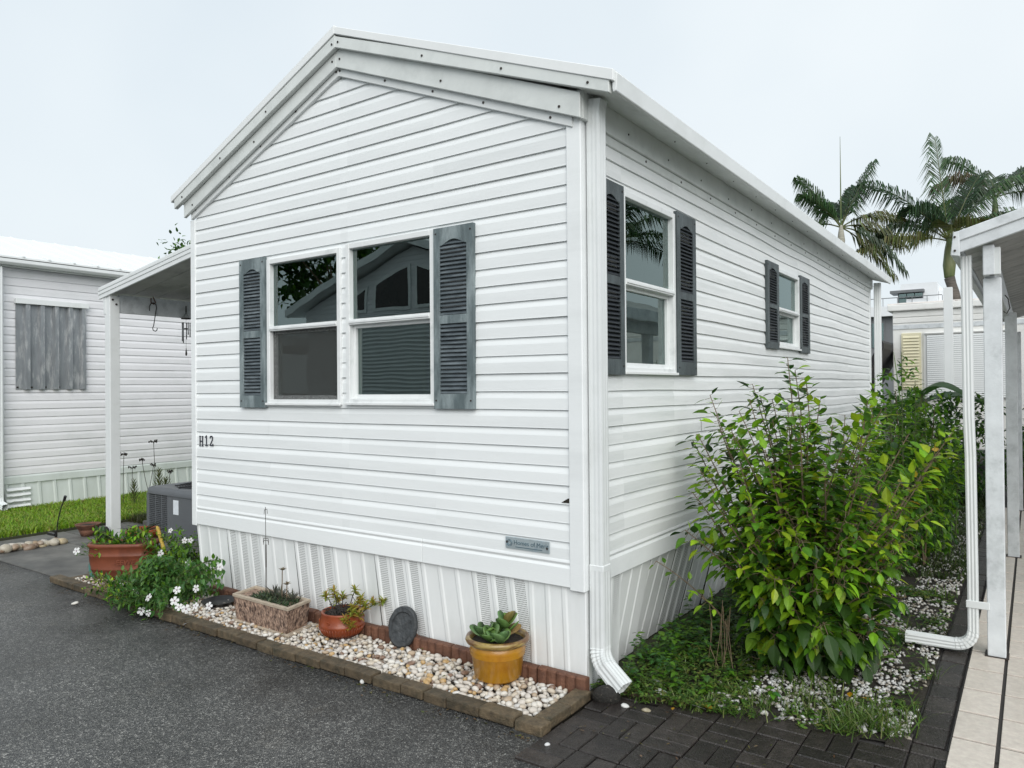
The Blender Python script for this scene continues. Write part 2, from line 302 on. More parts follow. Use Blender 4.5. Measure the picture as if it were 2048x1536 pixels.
# ------------------------------------------------------------------ siding
CC = .1016
PROFILE = ((.003, -.02), (.003, 0), (.0165, 0), (.0155, .04), (.0150, .60), (.0125, .70), (.0075, .86), (.0030, .95), (.0025, 1.04))
def clipprof(pr, lo, hi):
    out = []
    for (d0, z0), (d1, z1) in zip(pr, pr[1:]):
        if z1 < lo or z0 > hi: continue
        def at_(z): return (d0+(d1-d0)*((z-z0)/(z1-z0) if z1 > z0 else 0), z)
        a = (d0, z0) if z0 >= lo else at_(lo); c = (d1, z1) if z1 <= hi else at_(hi)
        for q in (a, c):
            if not out or q != out[-1]: out.append(q)
    return out
def siding(parent, T, a0, a1, z0, n, c, m, holes=(), lim=None, seg=.6, wob=.0015, name='siding_panel', seams=0):
    for k in range(n):
        seam = a0+(a1-a0)*U(.12, .88) if R.random() < seams else None; d_l, d_r = U(-.0015, .002), U(-.0015, .002)
        zb = z0+k*c; pr = [(d, zb+r*c) for d, r in PROFILE]; cuts = sorted({a0, a1} | {x for h in holes for x in h[:2] if a0 < x < a1} | ({seam} if seam else set()))
        for l0, l1 in zip(cuts, cuts[1:]):
            mid = (l0+l1)/2; rng = [(zb-.02*c, zb+1.04*c)]; dep = d_r if seam and mid > seam else d_l
            for h in holes:
                if h[0] < mid < h[1]:
                    rng = [q for lo, hi in rng for q in ((lo, min(hi, h[2])), (max(lo, h[3]), hi)) if q[1]-q[0] > .004]
            for lo, hi in rng:
                p = clipprof(pr, lo, hi)
                if len(p) < 2: continue
                ns = max(1, int((l1-l0)/seg)); rings = []
                for i in range(ns+1):
                    u = l0+(l1-l0)*i/ns; rg = []
                    dz = wob*noise.noise((u*.9, k*.37, a0))*2
                    for d, z in p:
                        uu = u
                        if lim:
                            xl, xr = lim(z)
                            if xl >= xr: xl = xr = (xl+xr)/2
                            uu = min(max(u, xl), xr)
                        rg.append((uu, z+dz, d+dep))
                    rings.append(rg)
                if lim and all(lim(z)[0] >= lim(z)[1] for d, z in p): continue
                b = MB(T); b.loft(rings, cap=False, closed=False); b.build(name, m, parent, normals=False)

TF = lambda u, v, w: V((u, -w, v))            # front wall, facing -y
TS = lambda u, v, w: V((w, u, v))             # side wall, facing +x
TN = lambda u, v, w: V((-9.3+w, u, v))        # left neighbour, facing +x

# ================================================================== the mobile home
home = thing('mobile_home', (-1.81, 4.2, 0), 'white mobile home with gabled front, grey shutters and number H12', 'mobile home')
WA = (-2.635, -1.842, 1.53, 2.595); WB = (-1.790, -1.005, 1.535, 2.61); WS = (.455, 1.232, 1.715, 2.79); WT = (3.66, 4.45, 1.995, 2.745)
GAP = V((-1.84, 3.762)); GL = V((-3.62, 3.015)); GR = V((0, 3.022))
def glim(z):
    xl = -3.568 if z < GL[1]+.02 else GL[0]+(z-GL[1])/(GAP[1]-GL[1])*(GAP[0]-GL[0])
    xr = -.062 if z < GR[1]+.02 else GR[0]+(z-GR[1])/(GAP[1]-GR[1])*(GAP[0]-GR[0])
    return max(xl, -3.568), min(xr, -.062)
def wall_with_holes(name, T, a0, a1, v0, v1, holes, parent, extra=None):
    b = MB(T); xs = sorted({a0, a1} | {x for h in holes for x in h[:2]})
    for l0, l1 in zip(xs, xs[1:]):
        mid = (l0+l1)/2; rg = [(v0, v1)]
        for h in holes:
            if h[0] < mid < h[1]: rg = [q for lo, hi in rg for q in ((lo, min(hi, h[2])), (max(lo, h[3]), hi)) if q[1]-q[0] > .001]
        for lo, hi in rg: b.box(l0, l1, lo, hi, -.08, 0)
    if extra: b.prism(extra, -.08, 0, 2)
    return b.build(name, 'vinyl', parent)
def shrink(h, e=.022): return (h[0]+e, h[1]-e, h[2]+e, h[3]-e)
fw = wall_with_holes('front_wall', TF, -3.60, -.02, .55, 3.02, [shrink(WA), shrink(WB)], home, [(-3.6, 3.02), (-.02, 3.02), (-1.84, 3.76)])
siding(fw, TF, -3.568, -.062, .70, 30, CC, 'vinyl', [shrink(WA, .01), shrink(WB, .01)], glim, seg=.45, wob=.0022, seams=.07)
sw = wall_with_holes('side_wall', TS, .1, 8.5, .55, 3.05, [shrink(WS), shrink(WT)], home)
siding(sw, TS, .02, 8.5, .70, 23, CC, 'vinyl_side', [shrink(WS, .01), shrink(WT, .01)], lambda z: (-9, 99) if z < 3.01 else (9, -9), seg=.35, wob=.006, seams=.5)
b = MB(); b.box(-3.62, -3.56, .1, 8.5, .55, 3.05); b.box(-3.62, -.08, 8.5, 8.56, .55, 3.1); b.build('rear_walls', 'vinyl', home)
b = MB(); b.box(-3.5, -.1, .1, 8.45, .5, .56); b.box(-3.5, -.1, .1, 8.45, 3.0, 3.04); b.box(-3.5, -.1, 2.8, 2.86, .57, 2.99); b.build('interior_room', 'interior', home)
# bottom trim boards
for T, a0, a1 in ((TF, -3.568, -.053), (TS, .10, 8.5)):
    for q0, q1 in (((a0, -1.13), (-1.127, a1)) if T is TF else ((a0, 3.5), (3.503, a1))):
        b = MB(T); b.prism([(.560, .004), (.560, .022), (.660, .020), (.676, .012), (.690, .020), (.704, .016), (.712, .006)], q0, q1, 0); b.build('trim_board', 'vinyl', home, bevel=.002)
# corner posts
b = MB(); b.prism([(-3.63, .02), (-3.63, -.022), (-3.565, -.022), (-3.565, .0)], .545, 3.02, 2); b.build('corner_post', 'vinyl', home, bevel=.004)
b = MB(); b.prism([(-.066, .0), (-.066, -.024), (.024, -.024), (.024, .055), (.0, .055), (.0, 0)], .545, 3.12, 2); b.build('corner_post', 'vinyl', home, bevel=.004)
b = MB(); b.prism([(-.02, 8.49), (.024, 8.49), (.024, 8.57), (-.02, 8.57)], .545, 3.06, 2); b.build('corner_post', 'vinyl', home, bevel=.004)
# gable rake boards: (name, material, y0, y1, left, apex, right, height)
def chevron(name, m, y0, y1, l, a, r, h, parent, ht=None):
    ht = h if ht is None else ht
    for (p, q) in ((l, a), (a, r)):
        b = MB(); b.prism([p, q, (q[0], q[1]+ht), (p[0], p[1]+h)], y0, y1, 1)
        b.build(name, m, parent, bevel=.003)
chevron('gable_trim', 'white_metal', -.034, -.006, (-3.60, 3.022), (-1.84, 3.752), (-.02, 3.024), .075, home)
chevron('frieze_board', 'fascia', -.062, -.036, (-3.655, 3.040), (-1.83, 3.800), (.045, 3.052), .150, home, .135)
chevron('rake_board', 'fascia', -.098, -.064, (-3.735, 3.118), (-1.80, 3.912), (.235, 3.128), .075, home, .085)
chevron('roof_edge', 'roof_white', -.105, .10, (-3.775, 3.175), (-1.80, 4.000), (.262, 3.180), .05, home, .06)
b = MB(); b.prism([(.262,3.195),(-1.80,4.03),(-3.775,3.19),(-3.775,3.225),(-1.80,4.066),(.262,3.228)], .10, 8.74, 1); rf = b.build('roof', 'roof_white', home, bevel=.004)
# eave along the side: gutter face, soffit, fascia, trim
b = MB(); b.prism([(.262,3.232),(.275,3.225),(.268,3.135),(.252,3.128),(.246,3.15),(.246,3.20)], -.085, 8.74, 1); b.build('eave_gutter', 'white_metal', home, bevel=.003)
b = MB(); b.prism([(.25,3.138),(.04,3.205),(.04,3.215),(.25,3.150)], -.06, 8.72, 1); b.build('soffit', 'fascia', home)
b = MB(); b.prism([(.006,3.055),(.048,3.055),(.048,3.215),(.006,3.215)], -.034, 8.60, 1); b.build('side_fascia', 'fascia', home, bevel=.003)
b = MB(); b.prism([(.004,2.998),(.028,3.004),(.030,3.054),(.004,3.054)], .056, 8.55, 1); b.build('side_trim', 'fascia', home, bevel=.002)
# screws (tiny dark heads)
b = MB()
def screw(p, n, r=.0075):
    n = V(n).normalized(); a = n.cross(V((.3, .2, 1))).normalized(); c = n.cross(a)
    for q in (0,):
        b.loft([[V(p)+a*r*math.cos(t)+c*r*math.sin(t)+n*h for t in (k*math.pi/3 for k in range(6))] for h in (0, .004)])
def along(p, q, t): return V(p)*(1-t)+V(q)*t
for t in (.06, .33, .62, .985):
    screw(along((-3.735,-.099,3.15), (-1.80,-.099,3.95), t), (0,-1,0)); screw(along((.235,-.099,3.16), (-1.80,-.099,3.95), t), (0,-1,0))
for t in (.05, .5, .98):
    screw(along((-3.62,-.063,3.09), (-1.83,-.063,3.86), t), (0,-1,0)); screw(along((.01,-.063,3.10), (-1.83,-.063,3.86), t), (0,-1,0))
for t in (.04, .3, .52, .75, .99):
    screw(along((-3.6,-.035,3.065), (-1.84,-.035,3.79), t), (0,-1,0)); screw(along((-.085,-.035,3.075), (-1.84,-.035,3.79), t), (0,-1,0))
for i in range(15):
    screw((.029, .22+i*.56, 3.028+U(-.008,.008)), (1,0,0)); screw((.049, .5+i*.58, 3.10+U(-.01,.02)), (1,0,0), .006)
    screw((.17, .9+i*.55, 3.158), (.3,0,-1), .005)
b.build('screws', 'dark_screw', home, kind='stuff')

# skirting: racked vinyl panels, alternately perforated
sk = MB(); sk.box(-3.5, -.06, .30, .34, 0, .5); sk.box(-.30, -.26, .3, 8.4, 0, .5); skirt = sk.build('skirting', 'ac_dark', home)  # near-black boards behind the panels stand in for crawl space shade
def skirt_panel(T, u0, u1, zt, zb, shear, lean, perf, m='skirt', parent=None, mp='skirt_perforated', nr=3, ribw=.036, rib=.0045):
    b = MB(T); wdt = (u1-u0)/nr; prof = []
    for r in range(nr):
        x = u0+r*wdt
        prof += [(x, 0, 0), (x+ribw*.3, rib, 0), (x+ribw*.8, rib, 0), (x+ribw*1.1, 0, 1), (x+wdt*.82, 0, 0)]
    prof.append((u1, 0, 0)); rows = []
    for z in (zb, (zb+zt)/2, zt):
        t = (zt-z)/(zt-zb); row = []
        for u, d, q in prof:
            i = b.pt((u+shear*t, z, d+lean*t)); b.uv[i] = (u, z); row.append(i)
        rows.append(row)
    for r0, r1 in zip(rows, rows[1:]):
        for k in range(len(prof)-1):
            b.m = 1 if perf and prof[k][2] else 0
            b.face((r0[k], r0[k+1], r1[k+1], r1[k]))
    b.build('skirt_panel', [m, mp], parent, normals=False)
x = -3.60; i = 0
while x < -.06:
    x1 = min(x+.4055, -.03); c = (x+x1)/2; sh = .085*min(1, (-.05-c)/.6)
    skirt_panel(TF, x+.002, x1, .575, .0, max(sh, 0), -.004-.006*(i % 2), i % 2 == 1 and c < -.1, parent=skirt); x += .4055; i += 1
b = MB(); b.box(-.075, .016, .004, .03, .0, .575); b.box(-.01, .014, .031, .075, .0, .575); b.build('corner_strip', 'skirt', skirt, bevel=.004)
y = .06
for i in range(20):
    y1 = y+.405+U(-.01, .01); t = min(1, max(0, (y-.05)/.6))
    skirt_panel(TS, y, y1-.012, .575, -.02, -.10*t-U(0, .03), -.02-.09*t-U(0, .015), i % 3 == 0, parent=skirt); y = y1

# windows
def window(T, h, mid, screen=False, reflection_sheet=None, fw_=.036):
    u0, u1, v0, v1 = h; b = MB(T)
    for q in ((u0, u0+fw_, v0, v1), (u1-fw_, u1, v0, v1), (u0+fw_, u1-fw_, v1-fw_, v1), (u0+fw_, u1-fw_, v0, v0+fw_)): b.box(*q, -.06, .030)
    for q in ((u0-.004, u1+.004, v0-.006, v0+.012),): b.box(*q, .031, .046)
    w = b.build('window', 'frame_metal', home, bevel=.003)
    b = MB(T); b.box(u0+fw_, u1-fw_, mid-.018, mid+.018, -.02, .034); b.box(u0+fw_, u1-fw_, mid-.008, mid+.008, .034, .040); b.build('meeting_rail', 'frame_metal', w, bevel=.002)
    b = MB(T); e = .022
    for q in ((u0+fw_, u0+fw_+e, v0+fw_, mid-.018), (u1-fw_-e, u1-fw_, v0+fw_, mid-.018), (u0+fw_+e, u1-fw_-e, v0+fw_, v0+fw_+e*1.3), (u0+fw_+e, u1-fw_-e, mid-.018-e, mid-.018)): b.box(*q, -.045, -.008)
    b.build('sash_frame', 'frame_metal', w, bevel=.002)
    b = MB(T); b.box(u0+fw_, u1-fw_, mid+.018, v1-fw_, -.012, -.008); b.build('pane', 'window_glass', w)
    b = MB(T); b.box(u0+fw_+e, u1-fw_-e, v0+fw_+e*1.3, mid-.018-e, -.032, -.028); b.build('pane', 'window_glass', w)
    if screen:
        b = MB(T); b.box(u0+fw_, u1-fw_, v0+fw_, mid-.018, -.0035, -.0025); b.build('insect_screen', 'insect_mesh', w)
    if reflection_sheet:
        b = MB(T); n = 40; rows = []
        for j in range(26):
            z = v0+fw_+(mid-v0-fw_)*j/25; rows.append([(u0+fw_+(u1-u0-2*fw_)*i/n, z, -.075+.012*noise.noise((i*.35, j*.9, 3))) for i in range(n+1)])
        b.loft(rows, cap=False, closed=False); b.build('reflection_sheet', reflection_sheet, w, smooth=True, normals=False)  # wavy grey sheet standing in for reflections in the lower pane
    return w
mat('reflection_grey', (.42, .45, .45), .5, .1, 10); mat('blind', (.50, .52, .50), .6, .05)
window(TF, WA, 2.083, screen=True); wb = window(TF, WB, 2.083); window(TS, WS, 2.255); window(TS, WT, 2.36, reflection_sheet='reflection_grey')

# shutters
def shutter(T, u0, u1, v0, v1, mf, ml, n1, n2, tilt=0):
    W = u1-u0; st = W*.165; H = v1-v0; vt = v1-H*.075; vm1 = v0+H*.515; vm0 = v0+H*.468; vb = v0+H*.082; d = .040; d0 = .014
    TT = (lambda u, v, w: T(u+(v-v0)*tilt, v, w)) if tilt else T
    b = MB(TT)
    b.box(u0, u0+st, v0, v1, d0, d); b.box(u1-st, u1, v0, v1, d0, d)
    b.box(u0+st, u1-st, v0, vb, d0, d-.001); b.box(u0+st, u1-st, vm0, vm1, d0, d-.001)
    n = 12; a0, a1 = u0+st, u1-st; ah = H*.032        # arched top rail
    for k in range(n):
        p, q = a0+(a1-a0)*k/n, a0+(a1-a0)*(k+1)/n
        f = lambda t: vt-ah*.25+ah*(.5-.5*math.cos(2*math.pi*t))**.8-ah*.6
        y0, y1 = f(k/n), f((k+1)/n)
        b.loft([[(p, y0, z), (q, y1, z), (q, v1, z), (p, v1, z)] for z in (d0, d-.001)])
    b.box(u0+.004, u1-.004, v0+.004, v1-.004, .0135, .016)
    s = b.build('shutter', mf, home, bevel=.0025)
    g = MB(T)                                          # one louver, shared
    lw = (a1-a0)/2; sp = (vt-vm1)/n1
    g.loft([[(x, -.1*sp, .018), (x, -.45*sp, .0385), (x, -.30*sp, .0395), (x, .48*sp, .021)] for x in (-lw, lw)])
    me = g.mesh('louver', ml)
    for lo, hi, nn in ((vm1, vt, n1), (vb, vm0, n2)):
        for k in range(nn):
            z = lo+(hi-lo)*(k+.5)/nn; o = obj('louver', me, s, TT((u0+u1)/2, z, U(-.001, .0008)), rot=(U(-.015, .015), U(-.01, .01), 0))
    sc_ = MB(TT); global b_s
    for u in (u0+.02, u1-.02):
        for v in (v0+.05, v1-.035):
            sc_.loft([[(u+.006*math.cos(t), v+.006*math.sin(t), w) for t in (k*math.pi/3 for k in range(6))] for w in (d, d+.003)])
    sc_.build('screws', 'dark_screw', s)
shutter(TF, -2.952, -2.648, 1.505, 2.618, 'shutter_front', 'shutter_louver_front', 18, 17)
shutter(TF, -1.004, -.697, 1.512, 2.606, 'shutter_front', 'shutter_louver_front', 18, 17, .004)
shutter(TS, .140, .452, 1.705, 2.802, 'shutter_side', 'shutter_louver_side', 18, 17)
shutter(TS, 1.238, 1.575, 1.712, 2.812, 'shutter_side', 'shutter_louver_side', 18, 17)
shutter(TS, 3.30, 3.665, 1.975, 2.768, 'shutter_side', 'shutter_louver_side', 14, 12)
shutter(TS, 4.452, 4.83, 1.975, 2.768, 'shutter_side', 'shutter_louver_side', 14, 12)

# downspouts (ribbed rectangular pipe)
def spout_ring(c, ux, uy, w, d, rib=.004):
    pts = []
    def side(a, bb, L):
        n = 6
        for k in range(n):
            t = (k+.0)/n; nn = (bb-a).normalized(); out = V((nn.cross(ux.cross(uy))))
            pts.append(a+(bb-a)*t+out*(rib if k % 2 else 0))
    p = [c-ux*w/2-uy*d/2, c+ux*w/2-uy*d/2, c+ux*w/2+uy*d/2, c-ux*w/2+uy*d/2]
    for k in range(4): side(p[k], p[(k+1) % 4], 0)
    return pts
def downspout(name, path, w, d, ux0, parent, mats='white_metal', rib=.004):
    b = MB(); pts = [V(p) for p in path]; rings = []
    for i, p in enumerate(pts):
        t = (pts[min(i+1, len(pts)-1)]-pts[max(i-1, 0)]).normalized(); ux = (ux0-t*ux0.dot(t)).normalized(); uy = t.cross(ux)
        rings.append(spout_ring(p, ux, uy, w, d, rib))
    b.loft(rings, cap=False); return b.build(name, mats, parent)
cx, cy = .072, .062
DS = downspout('downspout', [(cx+.01, cy, 3.17), (cx, cy, 3.10), (cx, cy, 2.0), (cx, cy, .64)], .078, .075, V((0, 1, 0)), home, rib=.0018)
e = [(cx, cy, .66), (cx, cy, .26)]
for k in range(8): a = k/7*rad(58); e += [(cx+.11*(1-math.cos(a)), cy-.03*k/7, .25-.11*math.sin(a)), (cx+.11*(1-math.cos(a))+.003, cy-.03*k/7, .246-.11*math.sin(a))]
e += [(cx+.155, cy-.045, .075)]
b = MB(); rings = []
for i, p in enumerate(e):
    p = V(p); t = (V(e[min(i+1, len(e)-1)])-V(e[max(i-1, 0)])).normalized(); ux = V((0, 1, 0)); ux = (ux-t*ux.dot(t)).normalized(); uy = t.cross(ux)
    k = 1.05 if i % 2 == 0 else 1.0
    if i < 2: k = 1.04
    rings.append(spout_ring(p, ux, uy, .082*k, .078*k, .003))
b.loft(rings, cap=False); b.build('elbow', 'white_metal', DS)
b = MB(); b.box(cx-.043, cx+.043, cy-.043, cy+.043, .655, .69); b.build('strap', 'white_metal', DS, bevel=.004)
downspout('downspout', [(.10, 8.66, 3.15), (.10, 8.66, 1.5), (.10, 8.66, .1)], .085, .085, V((0, 1, 0)), home)

# address characters
def strokes(name, segs, ox, oz, parent, h=.076, t=.008):
    b = MB(TF)
    for (x0, y0), (x1, y1) in segs:
        p, q = V((ox+x0*h, oz+y0*h)), V((ox+x1*h, oz+y1*h)); dd = (q-p).normalized()*t*.5; n = V((-dd.y, dd.x))
        p -= dd*.9; q += dd*.9
        b.loft([[(*(p+n), w_), (*(p-n), w_), (*(q-n), w_), (*(q+n), w_)] for w_ in (.017, .021)])
    b.build(name, 'ink', parent)
sx = [((.05, 0), (.2, 0)), ((.05, 1), (.2, 1)), ((.5, 0), (.65, 0)), ((.5, 1), (.65, 1))]
strokes('address_character', [((.12, 0), (.12, 1)), ((.58, 0), (.58, 1)), ((.12, .5), (.58, .5))]+sx, -3.522, 1.192, home)
strokes('address_character', [((.3, 0), (.3, 1)), ((.12, 0), (.48, 0)), ((.3, 1), (.12, .86))], -3.447, 1.198, home)
strokes('address_character', [((.1, .8), (.18, .96)), ((.18, .96), (.42, .98)), ((.42, .98), (.54, .84)), ((.54, .84), (.5, .62)), ((.5, .62), (.1, .03)), ((.1, .03), (.56, .03)), ((.56, .03), (.58, .16))], -3.382, 1.198, home)
# maker's plate
b = MB(TF); b.box(-.49, -.192, .725, .792, .018, .022); pl = b.build('maker_plate', 'plate', home, bevel=.002)
def text(name, s, size, loc, rot, m, parent, ext=.0012):
    cu = D.curves.new(name, 'FONT'); cu.body = s; cu.size = size; cu.extrude = ext; cu.align_x = 'LEFT'
    t = D.objects.new(name+'_src', cu); COL.objects.link(t); me = D.meshes.new_from_object(t); D.objects.remove(t); me.materials.clear(); me.materials.append(MAT[m])
    return obj(name, me, parent, loc=loc, rot=rot)
mat('plate_text', (.13, .20, .24), .35, .1, 14, metal=.4)
text('plate_lettering', 'Homes of Merit', .036, (-.432, -.0225, .752), (math.pi/2, 0, 0), 'plate_text', pl)
b = MB(TF)
for r0 in (.018, .011):
    b.tube([(-.460+r0*math.cos(t), .758+r0*math.sin(t), .023) for t in (k*math.pi/8 for k in range(17))], .0018, 5)
b.box(-.42, -.24, .737, .741, .022, .0232); b.build('plate_emblem', 'plate_text', pl)
b = MB(TF)
for u, v in ((-.478, .762), (-.208, .752)): b.loft([[(u+.006*math.cos(k), v+.008*math.sin(k), w_) for k in range(6)] for w_ in (.022, .025)])
b.build('rivet', 'dark_screw', pl)
# torn corner of one siding panel: dark patch painted on for the shaded gap
b = MB(TF); b.poly([(-.118, 1.012, .0170), (-.062, 1.012, .0172), (-.062, 1.040, .0172), (-.078, 1.036, .0172)]); b.build('torn_gap_shade', 'garden_soil', home, normals=False)

# ================================================================== flower bed in front
bed = thing('flower_bed', (-2.4, -.3, 0), 'pebble bed edged with mossy bricks along the white mobile home', 'flower bed')
b = MB(); b.box(-4.80, .06, -.53, .02, -.02, .018); b.box(-4.80, -3.62, .02, .32, -.02, .018); b.build('bed_base', 'garden_soil', bed)
def brick_mesh(l, w, h):
    b = MB(); b.box(-l/2, l/2, -w/2, w/2, 0, h); me = b.mesh('brick', 'brick', bevel=.007)
    for v in me.vertices: v.co += V((noise.noise(v.co*40)*.003, noise.noise(v.co*37+V((5, 0, 0)))*.003, noise.noise(v.co*30+V((0, 5, 0)))*.003))
    return me
bm_ = {l: [brick_mesh(l, .088, .050) for _ in range(3)] for l in (.205, .115, .155)}
x = .085; 
while x > -4.86:
    l = R.choice((.205, .205, .155, .115, .205)); f = (x+2.4)/2.4
    obj('brick', R.choice(bm_[l]), bed, (x-l/2, -.515+.012*math.cos(x*1.3)+U(-.006, .006), .0+U(-.004, .008)), (U(-.03, .03), U(-.02, .02), U(-.03, .03))); x -= l+U(.002, .01)
for yy in (-.36, -.155): obj('brick', R.choice(bm_[.205]), bed, (.032, yy, .0), (0, U(-.02, .02), math.pi/2+U(-.03, .03)))
for k, yy in enumerate((-.33, -.12, .09)): obj('brick', R.choice(bm_[.205]), bed, (-4.82+.03*k, yy, -.02), (0, U(-.02, .02), math.pi/2+U(-.06, .06)))
# scalloped concrete edging
eb = MB(); ring = []; nsc = 5; wl = .30
for k in range(nsc):
    for j in range(6):
        t = math.pi*(j/5); ring.append((-wl/2+wl*(k+.5-.5*math.cos(t))/nsc, -.022-.014*math.sin(t)))
ring += [(wl/2, .022), (-wl/2, .022)]
eb.loft([[(x_, y_, 0) for x_, y_ in ring], [(x_, y_, .088) for x_, y_ in ring], [(x_*.985, y_*.7, .096) for x_, y_ in ring]])
em = eb.mesh('edging_block', 'edging')
x = .045
while x > -3.3: obj('edging_block', em, bed, (x-.15, -.035+U(-.006, .006), .012+U(-.006, .004)), (U(-.04, .04), 0, U(-.02, .02))); x -= .306
# pebbles
PC = [(.62,.58,.52), (.58,.53,.46), (.66,.63,.58), (.52,.45,.36), (.60,.55,.49), (.42,.32,.22), (.67,.65,.61), (.48,.44,.40), (.64,.60,.54), (.46,.30,.13), (.56,.51,.45), (.62,.56,.46), (.20,.12,.08), (.62,.60,.57), (.55,.51,.47)]
def pebble_mesh(col, sub=2, seed=0):
    bm = bmesh.new(); bmesh.ops.create_icosphere(bm, subdivisions=sub, radius=.5); q = V((seed*3.1, seed*1.7, 0))
    sx_, sy_, sz_ = U(.85, 1.15), U(.62, .9), U(.45, .7)
    for v in bm.verts:
        k = 1+.28*noise.noise(v.co*1.7+q)+.10*noise.noise(v.co*4+q); v.co = V((v.co.x*sx_*k, v.co.y*sy_*k, v.co.z*sz_*k))
    me = D.meshes.new('pebble'); bm.to_mesh(me); bm.free(); me.materials.append(MAT['pebble'])
    at_ = me.color_attributes.new('Col', 'FLOAT_COLOR', 'POINT'); at_.data.foreach_set('color', [x for v in me.vertices for x in (*mixc(col, (.66, .64, .60), max(0, noise.noise(v.co*3+q))*.5), 1)])
    me.polygons.foreach_set('use_smooth', [True]*len(me.polygons)); return me
PM = [pebble_mesh(PC[i % 15], 2, i) for i in range(30)]; PM1 = [pebble_mesh(PC[i % 15], 1, i+50) for i in range(30)]
spots = []
def bedfill(x0, x1, y0, y1, st, z0):
    y = y0
    while y < y1:
        x = x0
        while x < x1: spots.append((x+U(-.014, .014), y+U(-.014, .014), z0+U(0, .012))); x += st
        y += st
bedfill(-3.62, -.03, -.452, -.065, .030, .020); bedfill(-3.60, -.04, -.445, -.07, .043, .036); bedfill(-4.75, -3.62, -.44, .25, .040, .022); bedfill(-4.72, -3.64, -.42, .22, .06, .036)
spots.sort(key=lambda p: (V(p)-CAMPOS).length)
front = [p for p in spots if p[0] < -.02]
def scatter_mesh(name, items, meshes, mname, parent=None, kind='stuff'):
    b = MB(); 
    for p, s, rt, me in items:
        M_ = Matrix.Translation(p) @ Euler(rt).to_matrix().to_4x4() @ Matrix.Diagonal((*((s,)*3 if not isinstance(s, tuple) else s), 1)); o = len(b.v)
        b.v += [M_ @ v.co for v in me.vertices]; b.f += [tuple(o+i for i in f.vertices) for f in me.polygons]; b.mi += [0]*len(me.polygons)
        b.c += [tuple(c.color[:3]) for c in me.color_attributes['Col'].data]
    return b.build(name, mname, parent, smooth=True, normals=False, kind=kind)
ind = [p for p in front if p[2] > .034][:300]; iset = set(ind)
for p in ind: obj('pebble', R.choice(PM), bed, p, (U(-.5, .5), U(-.5, .5), U(0, 6.28)), (U(.030, .052),)*3)
scatter_mesh('pebbles', [(p, U(.028, .048), (U(-.5, .5), U(-.5, .5), U(0, 6.28)), R.choice(PM1)) for p in front if p not in iset], PM1, 'pebble', bed)

# ================================================================== planters in the bed
def leafcol(kind):
    return jit({'deep': (.032, .085, .016), 'mid': (.085, .20, .016), 'bright': (.19, .37, .018), 'lime': (.33, .48, .025), 'yellow': (.45, .33, .03), 'blue': (.05, .11, .045), 'vinca': (.055, .15, .035), 'vinca2': (.10, .21, .05)}[kind], .22)
# yellow glazed pot
pc = V((-.445, -.165, .045)); pr = [(.105, 0), (.128, .02), (.145, .135), (.151, .140), (.146, .147), (.153, .154), (.147, .161), (.155, .168), (.149, .176), (.158, .205)]
ypot = thing('yellow_pot', pc, 'round yellow glazed pot with rolled rim on the white pebbles', 'plant pot')
b = MB(); b.lathe(pr+[(.135, .205), (.12, .19)], pc, 48); b.build('pot_body', 'yellow_glaze', ypot, smooth=True)
b = MB(); b.lathe([(.158, .198), (.172, .206), (.178, .220), (.172, .234), (.160, .238), (.150, .230), (.146, .21), (.14, .195)], pc, 48); b.build('rim', 'yellow_rim', ypot, smooth=True)
b = MB(); b.lathe([(.02, .2), (.146, .2), (.146, .206), (.02, .215)], pc, 32); b.build('potting_soil', 'soil', ypot)
kal = thing('succulent_plant', pc+V((0, 0, .2)), 'paddle-leaved green succulent growing in the yellow pot', 'succulent')
def paddle(base, d, n, ln, wd, col):
    b = MB(); d = d.normalized(); sd = d.cross(n).normalized(); n = sd.cross(d); rings = []
    b.col = col
    for t, wf in ((0, .12), (.2, .5), (.45, .9), (.7, 1.0), (.88, .8), (.97, .45), (1, .1)):
        p = base+d*ln*t+n*ln*(.22*t*t); th = .006*(1-.4*t); rings.append([p+sd*wd*.5*wf+n*wd*.10*wf, p+n*th, p-sd*wd*.5*wf+n*wd*.10*wf, p-n*th])
    b.loft(rings); b.build('leaf', 'leaf', kal, smooth=True)
for (ox, oy, oz, n_, s) in ((.035, .03, .02, 8, 1.0), (-.065, -.035, .0, 6, 1.0), (.065, -.06, .0, 5, .95), (-.03, .06, .0, 5, .8), (.0, -.065, .0, 5, .9), (-.09, .03, 0, 5, .7)):
    for k in range(n_):
        a = k*2.4+ox*40+U(-.3, .3); el = U(.1, .5)+.55*(k/n_)
        d = V((math.cos(a)*math.cos(el), math.sin(a)*math.cos(el), math.sin(el))); z = pc.z+.205+oz+(.07*k/n_ if oz else .01)
        paddle(V((pc.x+ox, pc.y+oy, z)), d, V((0, 0, 1))-d*.2, U(.085, .11)*s, U(.075, .095)*s, jit(R.choice(((.19, .33, .09), (.22, .38, .09), (.17, .30, .11), (.34, .25, .09) if oz else (.20, .34, .10))), .15))
